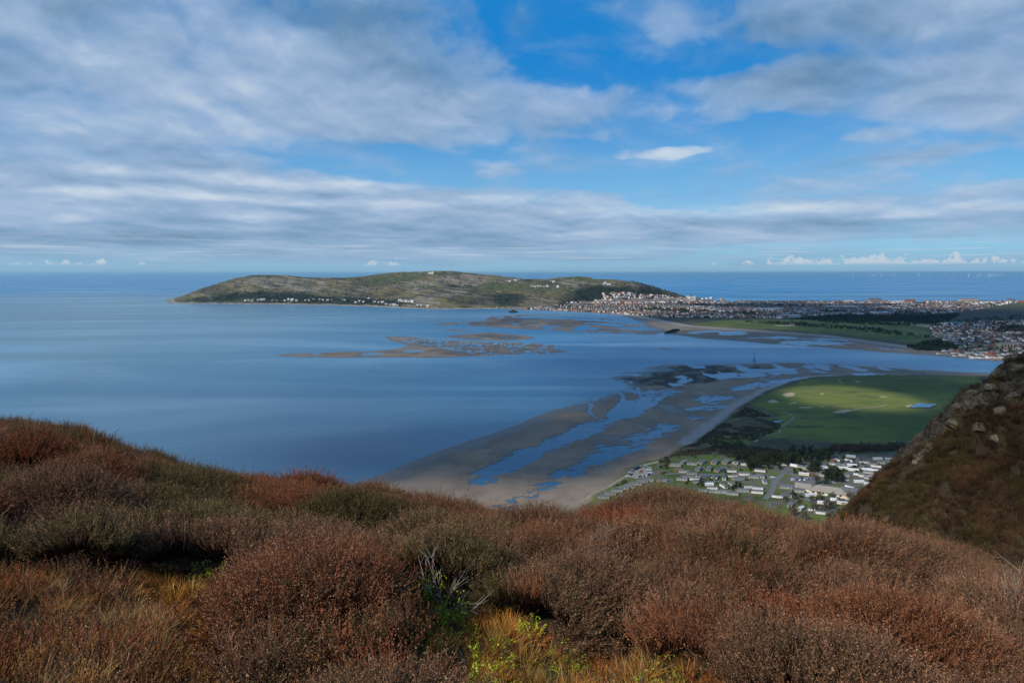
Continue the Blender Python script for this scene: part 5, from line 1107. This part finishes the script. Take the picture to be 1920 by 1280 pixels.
# the sunlit old town at the foot of the hill, and its front line
n_old = 0
OLD = [(1130, 552), (1160, 549), (1200, 553), (1240, 556), (1290, 558), (1300, 566), (1280, 574), (1200, 577), (1140, 578), (1060, 582), (1000, 579.5), (985, 577), (1040, 574), (1100, 570), (1135, 564)]
while n_old < 62:
    u = rh.uniform(985, 1300); v = rh.uniform(549, 582)
    if not in_px(u, v, OLD): continue
    q = on_slope(u, v)
    if q is None: continue
    w = rh.choice("wwwccbw"); r = rh.choice("srs"); k = rh.choice("TT22" if u > 1120 else "T22")
    house(q[0], q[1], q[2], rh.uniform(-.4, .4), w + r + k, "%s %s with a %s roof in the old town" % ("tall " + CN[w] if k in "TH" else "small " + CN[w], "terrace" if k in "TH" else "house", RN[r]), "%s %s %s of the old town" % (CN[w], RN[r], "terraces" if k in "TH" else "houses")); n_old += 1
# the rest of the town: thousands of roofs
def town():
    rr = np.random.RandomState(8); X = []; Y = []; A = []; Kd = []
    T = [([(985, 578), (1060, 572), (1130, 566), (1200, 560), (1290, 563), (1300, 566), (1400, 567), (1920, 568.5), (2100, 570), (1900, 577), (1850, 583), (1790, 588), (1700, 589), (1650, 592), (1600, 589), (1560, 591), (1480, 593), (1470, 597), (1330, 597), (1250, 594), (1200, 590), (1140, 585), (1060, 581)], 30, 13.5, .2)]
    for P, gap, st, ang in T:
        W = wpoly(P, 5.0); x0, x1, y0, y1 = W[:, 0].min(), W[:, 0].max(), W[:, 1].min(), W[:, 1].max()
        x, y = np.meshgrid(np.arange(x0, x1, st), np.arange(y0, y1, gap)); x = x.ravel(); y = y.ravel(); d = fbm(x / 700, y / 700, 3, 2) * 2.4; x = x + rr.normal(0, 1.5, x.shape) + 40 * np.sin(y / 300); y = y + rr.normal(0, 2, y.shape) + 90 * np.sin(x / 380)
        k = sdf(x, y, W) > 0; k &= fbm(x / 160, y / 160, 5, 3) > .40; k &= rr.rand(len(x)) < .82; x, y, d = x[k], y[k], d[k]; k = orme(x, y) < 14; x, y, d = x[k], y[k], d[k]; X.append(x); Y.append(y); A.append(np.where(rr.rand(len(x)) < .75, ang, ang + 1.57) + (d - 1.2) * .5); Kd.append(np.zeros(len(x)))
    ox = []
    while len(ox) < 240:
        u = rh.uniform(990, 1300); v = rh.uniform(550, 584)
        if in_px(u, v, OLD):
            q = on_slope(u, v)
            if q: ox.append(q[:2])
    ox = np.array(ox); X.append(ox[:, 0]); Y.append(ox[:, 1]); A.append(rr.uniform(-.5, .3, len(ox))); Kd.append(np.zeros(len(ox)))
    x = pts[rest_est, 0]; y = pts[rest_est, 1]; X.append(x); Y.append(y); A.append(np.full(x.shape, .25)); Kd.append(np.ones(len(x)))
    x = np.concatenate(X); y = np.concatenate(Y); a = np.concatenate(A); kd = np.concatenate(Kd); z = ground_z(x, y); n = len(x)
    u, v = PX(x, y, z); inland = ss(v, 563, 592); red = fbm(x / 260, y / 260, 1, 3); far_e = u > 1400
    L = rr.uniform(8, 13, n) * np.where(v < 572, 1.7, 1.0); W_ = rr.uniform(7, 9.5, n) * np.where(v < 572, 1.3, 1.0); hh = rr.uniform(4.5, 7, n) * np.where(v < 570, 1.9, 1.0) * np.where(kd == 1, .7, 1); rf = rr.uniform(2.2, 3.2, n)
    big = (rr.rand(n) < .012) & (u > 1300) & (v > 570); L = np.where(big, rr.uniform(50, 110, n), L); W_ = np.where(big, 30, W_); rf = np.where(big, 2.5, rf)
    wall = np.where(rr.rand(n) < .32, 0, np.where(rr.rand(n) < .35, 1, np.where(rr.rand(n) < .45, 2, 3))); roof = np.where((rr.rand(n) < np.where(red > .50, .42, .14)), 5, 4); roof = np.where(big, 6, roof); wall = np.where(big, 0, wall)
    b = np.array([[-1, -1, 0], [1, -1, 0], [1, 1, 0], [-1, 1, 0], [-1, -1, 1], [1, -1, 1], [1, 1, 1], [-1, 1, 1], [-1.05, 0, 2], [1.05, 0, 2]], float)
    P = b[None] * np.stack([L / 2, W_ / 2, np.ones(n)], 1)[:, None]; lv = b[:, 2]; zz = np.where(lv[None] == 0, -3, np.where(lv[None] == 1, hh[:, None], (hh + rf)[:, None]))
    ca, sa = np.cos(a)[:, None], np.sin(a)[:, None]; V = np.stack([P[:, :, 0] * ca - P[:, :, 1] * sa + x[:, None], P[:, :, 0] * sa + P[:, :, 1] * ca + y[:, None], zz + z[:, None]], -1).reshape(-1, 3)
    q = np.array([[0, 1, 5, 4], [2, 3, 7, 6], [1, 2, 6, 5], [3, 0, 4, 7], [4, 5, 9, 8], [6, 7, 8, 9], [5, 6, 9, 9], [7, 4, 8, 8]]); me = bpy.data.meshes.new("town_buildings")
    Fq = (q[:6][None] + (np.arange(n) * 10)[:, None, None]).reshape(-1, 4); mi = np.stack([wall, wall, wall, wall, roof, roof], 1).ravel()
    Ft = np.array([[5, 6, 9], [7, 4, 8]])[None] + (np.arange(n) * 10)[:, None, None]; Ft = Ft.reshape(-1, 3); mt = np.repeat(wall, 2)
    me.vertices.add(len(V)); me.vertices.foreach_set('co', V.astype(np.float32).ravel()); lo = np.concatenate([Fq.ravel(), Ft.ravel()]).astype(np.int32); me.loops.add(len(lo)); me.loops.foreach_set('vertex_index', lo)
    me.polygons.add(len(Fq) + len(Ft)); me.polygons.foreach_set('loop_start', np.concatenate([np.arange(len(Fq)) * 4, len(Fq) * 4 + np.arange(len(Ft)) * 3]).astype(np.int32))
    for m in (HW, HC, HB, HS, RS, RR, RL): me.materials.append(m)
    me.polygons.foreach_set('material_index', np.concatenate([mi, mt]).astype(np.int32)); me.update(); me.validate()
    tag(link_(me), "rows of white and red brick houses filling the low town between two bays", kind='stuff')
    # garden and street trees, hedges and shelter belts of the town: a dark mass
    m = 8500; regs = [(wpoly(T[0][0], 5), m), (wpoly(EST, 12), 600), (wpoly([(1560, 592), (1700, 592), (1800, 591), (1780, 600), (1745, 606), (1700, 604), (1620, 602), (1540, 600), (1480, 599)], 5), 2200), (wpoly([(1500, 598), (1620, 600), (1660, 606), (1760, 606), (1700, 611), (1560, 606)], 5), 260),
        (wpoly([(1700, 648), (1760, 640), (1800, 650), (1790, 655), (1720, 654)], 5), 300), (wpoly([(1380, 603), (1500, 606), (1640, 616), (1745, 632), (1745, 636), (1620, 622), (1500, 612)], 5), 260), (wpoly([(1880, 585), (1960, 582), (1960, 592), (1870, 592)], 60), 500)]
    cs = []
    for W, n in regs:
        x = rr.uniform(W[:, 0].min(), W[:, 0].max(), n * 3); y = rr.uniform(W[:, 1].min(), W[:, 1].max(), n * 3); k = sdf(x, y, W) > 0; x, y = x[k][:n], y[k][:n]; cs.append(np.stack([x, y, ground_z(x, y), rr.uniform(3, 6.5, len(x))], 1))
    # wooded slope of the headland
    WP = [[(395, 560), (440, 551), (520, 548), (600, 557), (700, 562), (765, 566), (760, 572), (600, 568), (480, 566), (360, 564)], [(1085, 546), (1130, 535), (1200, 539), (1262, 551), (1285, 561), (1230, 556), (1180, 552), (1130, 558), (1080, 567)], [(1060, 566), (1110, 565), (1130, 570), (1080, 575)]]
    hx = rr.uniform(-2500, 1300, 26000); hy = rr.uniform(3600, 5000, 26000); hz_ = orme(hx, hy); u, v = PX(hx, hy, hz_); k = np.zeros(len(hx), bool)
    for P in WP: k |= in_px(u + rr.normal(0, 8, len(u)), v + rr.normal(0, 1.5, len(u)), P)
    k &= hz_ > 6; k &= fbm(hx / 80, hy / 80, 2, 3) > .42; cs.append(np.stack([hx[k], hy[k], hz_[k], rr.uniform(4, 7, k.sum())], 1)[:5000])
    C = np.concatenate(cs); mm = 10; c = np.repeat(C, mm, 0); n = len(c); d = rr.normal(0, 1, (n, 3)); d /= np.linalg.norm(d, axis=1)[:, None]; p = c[:, :3] + np.array([0, 0, 1]) * c[:, 3:4] * .7 + d * c[:, 3:4] * .75; p[:, 2] = np.maximum(p[:, 2], c[:, 2] + .5)
    a_ = rr.normal(0, 1, (n, 3)); a_ /= np.linalg.norm(a_, axis=1)[:, None]; b_ = np.cross(a_, rr.normal(0, 1, (n, 3))); b_ /= np.linalg.norm(b_, axis=1)[:, None]; s = c[:, 3:4] * .5
    V = np.concatenate([p - a_ * s, p + b_ * s * .8, p + a_ * s, p - b_ * s * .8], 1).reshape(-1, 3)
    tag(link_(npmesh("distant_woods", V, np.arange(4 * n).reshape(n, 4), [BUSH, PINE], mi=np.repeat(rr.rand(len(C)) < .5, mm).astype(int))), kind='stuff')
town()
# buildings one can single out
def block(name, u, v, L, W, h, wall, roof, label, cat, rise=2.0, ang=0.0, towers=()):
    x, y = G1(u, v, 5); z = float(ground_z(x, y)[0]); o = empty(name, (x, y, z), ang); tag(o, label, cat)
    MB().box(-L / 2, L / 2, -W / 2, W / 2, -2, h).build("wall", wall, o); MB().gable(-L / 2 - .5, L / 2 + .5, -W / 2 - .5, W / 2 + .5, h + .01, h + rise).build("roof", roof, o)
    for (tx, tw, th) in towers: MB().box(tx - tw / 2, tx + tw / 2, -W / 2 - 1, W / 2 + 1, -2, th).raw([(tx - tw / 2, -W / 2 - 1, th), (tx + tw / 2, -W / 2 - 1, th), (tx + tw / 2, W / 2 + 1, th), (tx - tw / 2, W / 2 + 1, th), (tx, 0, th + tw * .5)], [(0, 1, 4), (1, 2, 4), (2, 3, 4), (3, 0, 4)], 1).build("tower", [wall, roof], o)
    m = MB()
    for k in range(int(L // 8)):
        MB().box(-L / 2 + 3 + k * 8, -L / 2 + 6.5 + k * 8, -W / 2 - .1, -W / 2 - .02, h * .25, h * .8).build("window", GLASS, o)
block("hotel", 1296, 564.2, 46, 30, 30, HW, RS, "tall pale hotel block beside the pier at the edge of the wooded hill", "hotel", 4, 0, [(-20, 9, 35), (20, 9, 35)])
block("theatre", 1640, 568.5, 70, 50, 24, HS, RS, "large dark roofed theatre standing above the seafront roofs", "theatre", 10)
block("seafront_hotel", 1706, 568.5, 60, 30, 18, HB, RR, "red roofed seafront hotel between the two white halls", "hotel", 7)
block("seafront_hall", 1680, 568.8, 90, 30, 16, HW, RL, "long white hall beside the dark roofed theatre", "hall", 2)
block("apartment_building", 1592, 568.5, 50, 22, 18, HW, RL, "white flat topped apartment building on the seafront skyline", "apartments", 1.5)
block("terrace_hotel", 1815, 567.8, 110, 24, 22, HC, RR, "long pale terrace above red brick streets at the far end of the seafront", "hotel", 4)
block("seafront_hotel", 1895, 567.5, 40, 20, 20, HS, RS, "dark roofed block alone on the seafront skyline near the far hill", "hotel", 6)
block("church", 1355, 568, 26, 16, 18, HC, RS, "pale church with a square tower above the red brick streets", "church", 7, 0, [(-12, 8, 32)])
block("warehouse", 1440, 582, 150, 45, 9, HS, RL, "long pale roofed warehouse among the inland streets", "warehouse", 3)
block("supermarket", 1575, 577, 190, 60, 9, HS, RL, "very long pale blue roofed shed in the middle of the town", "warehouse", 3)
block("school", 1655, 593, 60, 26, 12, HB, RL, "red and white school block beyond the golf links", "school", 2, 0, [(12, 14, 17)])
block("school_hall", 1480, 594, 90, 22, 8, HW, RL, "white low hall at the inland edge of the town", "hall", 2)
block("flats_block", 1888, 652.5, 46, 16, 11, HC, ROOFT, "cream block of flats at the shore end of the estate", "apartments", 3)
block("summit_building", 812, 511, 10, 8, 5, HW, RL, "placeholder", "building") if False else None
def summit():
    t, s = TAN(808, 509); y = 5050.0; x = float(t[0]) * y; z = float(orme(np.array([x]), np.array([y]))[0]); o = empty("summit_complex", (x, y, z)); tag(o, "white summit building with a mast on the crest of the headland", "building")
    MB().box(-20, 20, -7, 7, -6, 9).build("wall", HW, o); MB().box(-21, 21, -8, 8, 9.01, 10.2).build("roof", RL, o); MB().box(8, 16, -5, 5, 10.21, 14).build("lookout", HW, o); MB().tube([(28, 0, -5), (28, 0, 24)], .7, 6).build("mast", HS, o)
    x2 = x - 75; o = empty("radio_mast", (x2, y, float(orme(np.array([x2]), np.array([y]))[0]))); tag(o, "thin radio mast standing alone beside the summit building", "mast")
    m = MB(); m.tube([(0, 0, -3), (0, 0, 27)], [.9, .4], 6).build("pole", HS, o); MB().box(-.3, .3, -3, 3, 18, 18.5).box(-.3, .3, -2, 2, 23, 23.5).build("crossarm", HS, o)
summit()
# the pier
def pier():
    x0, y0 = G1(1306, 563.5, 6); x1, y1 = G1(1336, 560.5, 6); d = Vector((x1 - x0, y1 - y0, 0)); L = d.length; o = empty("pier", (x0, y0, 0), math.atan2(d.y, d.x)); tag(o, "long seaside pier with pale pavilions running out past the hotel", "pier")
    MB().box(0, L, -7, 7, 8, 9.2).build("deck", HS, o); m = MB()
    for k in range(int(L // 22)):
        for s in (-5, 5): MB().tube([(k * 22 + 5, s, -3), (k * 22 + 5, s, 8)], .5, 6).build("pile", HS, o) if k % 3 == 0 else None
    MB().box(L - 60, L, -22, 22, 8.01, 9.3).build("pier_head", HS, o)
    for a, w, h in ((L * .35, 16, 6), (L * .62, 18, 7), (L - 30, 34, 10)):
        b = MB().box(a - w / 2, a + w / 2, -8, 8, 9.31, 9.3 + h).build("pavilion", HW, o); MB().raw([(a - w / 2 - 1, -9, 9.32 + h), (a + w / 2 + 1, -9, 9.32 + h), (a + w / 2 + 1, 9, 9.32 + h), (a - w / 2 - 1, 9, 9.32 + h), (a, 0, 9.3 + h + 6)], [(0, 1, 4), (1, 2, 4), (2, 3, 4), (3, 0, 4), (0, 3, 2, 1)]).build("roof", RL, b)
pier()
def tower():
    q = on_slope(931, 579.2); x, y, z = q if q else (*G1(931, 579, 4), 3); o = empty("beach_tower", (x, y, z)); tag(o, "small square stone tower on the shore under the cliffs", "tower")
    MB().box(-4, 4, -4, 4, -3, 14).build("wall", HS, o); MB().gable(-4.4, 4.4, -4.4, 4.4, 14.01, 17).build("roof", RS, o)
tower()
# skerry on the sands, estuary beacon, rig, turbines
def rock_thing(name, u, v, sx, sz, label):
    x, y = G1(u, v, 0); m = MB(); rr = random.Random(3); n, k = 18, 7; vs = []
    for i in range(k):
        f = i / (k - 1); 
        for j in range(n): a = j / n * 6.283; r = (1 - f ** 1.6) * sx * rr.uniform(.75, 1.15); vs.append((math.cos(a) * r, math.sin(a) * r * .8, f * sz * rr.uniform(.85, 1.1) - .5))
    m.raw(vs, [(i * n + j, i * n + (j + 1) % n, (i + 1) * n + (j + 1) % n, (i + 1) * n + j) for i in range(k - 1) for j in range(n)]); o = m.build(name, MUD, None, False, (x, y, 0)); tag(o, label, "rock")
MUD = plain("weedy_rock", (.025, .026, .020), .3, .3, .9, .1)
rock_thing("skerry_rock", 962, 585.5, 26, 15, "dark rock rising from the sands off the far beach")
def groyne():
    P = [G1(a, b, 0) for a, b in ((1248, 625), (1262, 622), (1273, 619))]; o = MB().tube([(a, b, 1.2) for a, b in P], [5, 9, 4], 7).build("stone_groyne", MUD); tag(o, "dark stone bank running across the sand towards the channel", "groyne")
groyne()
def beacon():
    x, y = G1(1414, 678, 0); o = empty("channel_beacon", (x, y, 0)); tag(o, "tall channel beacon post standing in the estuary", "beacon")
    MB().tube([(0, 0, -2), (0, 0, 19)], [.5, .3], 7).build("post", MUD, o); m = MB()
    for a in (0, 2.1, 4.2): MB().tube([(math.cos(a) * 5, math.sin(a) * 5, -2), (0, 0, 9)], .35, 5).build("brace", MUD, o)
    MB().tube([(0, 0, 19), (0, 0, 22)], [1.0, .1], 8).build("topmark", MUD, o)
beacon()
TW = plain("turbine_white", (.75, .77, .78), .02, 1, .5, .3)
def turbine_kit():
    o = empty("wind_turbine", (0, 0, 0)); MB().tube([(0, 0, -2), (0, 0, 98)], [5.5, 3.4], 8).build("tower", TW, o); MB().box(-4, 4, -7, 8, 96, 103).build("nacelle", TW, o)
    r = MB()
    for k in range(3):
        a = k * 2.0944 + .4; r.tube([(math.sin(a) * 2, -9, 99.5 + math.cos(a) * 2), (math.sin(a) * 20, -9, 99.5 + math.cos(a) * 20), (math.sin(a) * 54, -9, 99.5 + math.cos(a) * 54)], [2.2, 3.4, .9], 5)
    r.build("rotor", TW, o); return o
tb = turbine_kit(); rw = random.Random(13); tu = []
for k in range(38): tu.append(1500 + (1920 - 1500) * rw.random() ** .75)
for k, u in enumerate(sorted(tu)):
    o = tb if k == 0 else copy_tree(tb); y = rw.choice([30000, 34000, 38000, 43000]); t = float(TAN(u, 511)[0][0]); o.location = (t * y, y, 0); o.rotation_euler = (0, 0, rw.uniform(-.4, .4)); o.scale = (1.15,) * 3; tag(o, "white wind turbine standing in the sea on the horizon", "wind turbine", "wind turbines on the horizon")
def rig():
    y = 15500.0; t = float(TAN(1365, 516)[0][0]); o = empty("sea_rig", (t * y, y, 0)); tag(o, "small jack up work platform out at sea off the seafront", "rig")
    MB().box(-30, 30, -20, 20, 22, 32).build("hull", HS, o)
    for a, b in ((-26, -16), (26, -16), (-26, 16), (26, 16)): MB().box(a - 2.5, a + 2.5, b - 2.5, b + 2.5, -3, 75).build("leg", HS, o)
rig()

# ------------------------------------------------------------------ people and dogs' walkers on the sand, far below
SKIN = plain("skin", (.45, .27, .19), .05, 3, .6, .3)
def person_kit(top, leg, k):
    # one continuous figure: hips, legs mid stride, trunk, arms and head, grown from a skeleton
    me = bpy.data.meshes.new("person"); st = .22
    J = [(0, 0, .95), (0, 0, 1.2), (0, 0, 1.42), (0, .01, 1.52), (0, .02, 1.66), (-.10, 0, .9), (-.12, st, .50), (-.12, st - .02, .08), (-.12, st + .13, .04), (.10, 0, .9), (.12, -st * .6, .50), (.12, -st * 1.3, .10), (.12, -st * 1.3 + .12, .04),
         (-.19, 0, 1.40), (-.25, -.08, 1.14), (-.25, .04, .90), (.19, 0, 1.40), (.25, .08, 1.14), (.25, .2, .92)]
    E = [(0, 1), (1, 2), (2, 3), (3, 4), (0, 5), (5, 6), (6, 7), (7, 8), (0, 9), (9, 10), (10, 11), (11, 12), (2, 13), (13, 14), (14, 15), (2, 16), (16, 17), (17, 18)]
    rad = [.15, .14, .15, .06, .11, .10, .075, .05, .05, .10, .075, .05, .05, .075, .055, .04, .075, .055, .04]
    me.from_pydata(J, E, []); o = bpy.data.objects.new("person", me); COL.objects.link(o); md = o.modifiers.new("skin", 'SKIN')
    sv = me.skin_vertices[0].data if me.skin_vertices else None
    return o, rad
def body(kind, m_top, m_leg):
    # closed surface built ring by ring, so that it stays one mesh
    m = MB(); S = .24
    def limb(p, r, mi): m.tube(p, r, 8, mi)
    limb([(0, 0, .86), (0, 0, 1.0), (0, 0, 1.2), (0, 0, 1.40), (0, 0, 1.47), (0, .005, 1.52), (0, .015, 1.60), (0, .02, 1.68), (0, .02, 1.75)], [.13, .16, .145, .17, .09, .055, .085, .10, .05], 0)
    limb([(-.09, 0, .95), (-.10, S * .55, .52), (-.10, S * .9, .10), (-.10, S * .9 + .14, .04)], [.10, .075, .05, .04], 1); limb([(.09, 0, .95), (.10, -S * .3, .52), (.10, -S * 1.1, .12), (.10, -S * 1.1 + .13, .04)], [.10, .075, .05, .04], 1)
    limb([(-.17, 0, 1.40), (-.24, -.07, 1.14), (-.24, .05, .90)], [.07, .05, .04], 0); limb([(.17, 0, 1.40), (.24, .08, 1.14), (.24, .2, .94)], [.07, .05, .04], 0)
    m.m = [2 if (sum(m.v[i][2] for i in f) / len(f) > 1.5) else q for f, q in zip(m.f, m.m)]
    return m.mesh("person", [m_top, m_leg, SKIN], True)
DK = plain("dark_cloth", (.02, .022, .03), .1, 3, .9, .1); RC = plain("red_cloth", (.25, .03, .03), .1, 3, .9, .1); BC = plain("blue_cloth", (.03, .06, .2), .1, 3, .9, .1); GC = plain("grey_cloth", (.16, .16, .17), .1, 3, .9, .1)
PM = [("dark", body(0, DK, DK)), ("red", body(0, RC, DK)), ("blue", body(0, BC, DK)), ("grey", body(0, GC, DK))]
spots = [((1488, 462), "on the sand bank between the two pools"), ((1127, 627), "alone on the middle sand bank"), ((463, 607), "on the dark sand of the outer bank"), ((250, 690), "near the heather end of the outer bank"), ((645, 522), "at the water's edge of the outer bank"), ((862, 440), "by the sea edge"), ((920, 432), "by the sea edge beside another walker"),
         ((800, 458), "at the sea's edge by the long pool"), ((580, 527), "where small waves reach the bank"), ((930, 765), "between the pool ends"), ((1040, 735), "where the second pool narrows"), ((1058, 734), "beside the narrow pool"), ((1258, 708), "on wet sand"), ((1318, 710), "in the group on the dry sand"), ((1330, 706), "in the group on the dry sand"),
         ((1338, 688), "in the group by the wet sand"), ((1352, 686), "in the group by the wet sand"), ((1345, 690), "in the group by the wet sand"), ((1376, 662), "where the dry sand begins"), ((1480, 664), "on the upper beach"), ((1484, 667), "on the upper beach"), ((1510, 673), "on the upper beach under the dunes"), ((1683, 555), "on the dry sand beyond the pool"),
         ((1687, 557), "on the dry sand beyond the pool"), ((1593, 570), "on the dry strip beyond the pool")]
for i, ((a, b), w) in enumerate(spots):
    x, y = G1(700 + a / 3.2, 660 + b / 3.2, .5); z = float(land(np.array([x]), np.array([y]), False)[0]); c, me = PM[(i * 7 + i // 3) % 4]; o = bpy.data.objects.new("person", me); COL.objects.link(o); o.location = (x, y, max(z, 0) - .02); o.rotation_euler = (0, 0, rh.uniform(0, 6.28)); o.scale = (1.05,) * 3
    tag(o, "person in %s clothes walking %s" % (c, w), "person", "people %s" % w)

# ------------------------------------------------------------------ the air between
def haze():
    m = bpy.data.materials.new("haze_air"); m.use_nodes = True; t = NT(m.node_tree); t.n.remove(t.n['Principled BSDF'])
    v = t.node('ShaderNodeVolumePrincipled'); v.inputs['Color'].default_value = (.42, .76, .95, 1); v.inputs['Density'].default_value = 1.9e-5; v.inputs['Anisotropy'].default_value = .2
    t.l.new(v.outputs[0], t.n['Material Output'].inputs['Volume'])
    o = MB().box(-170000, 170000, -170000, 170000, -5, 262).build("haze", m); tag(o, kind='stuff')
haze()
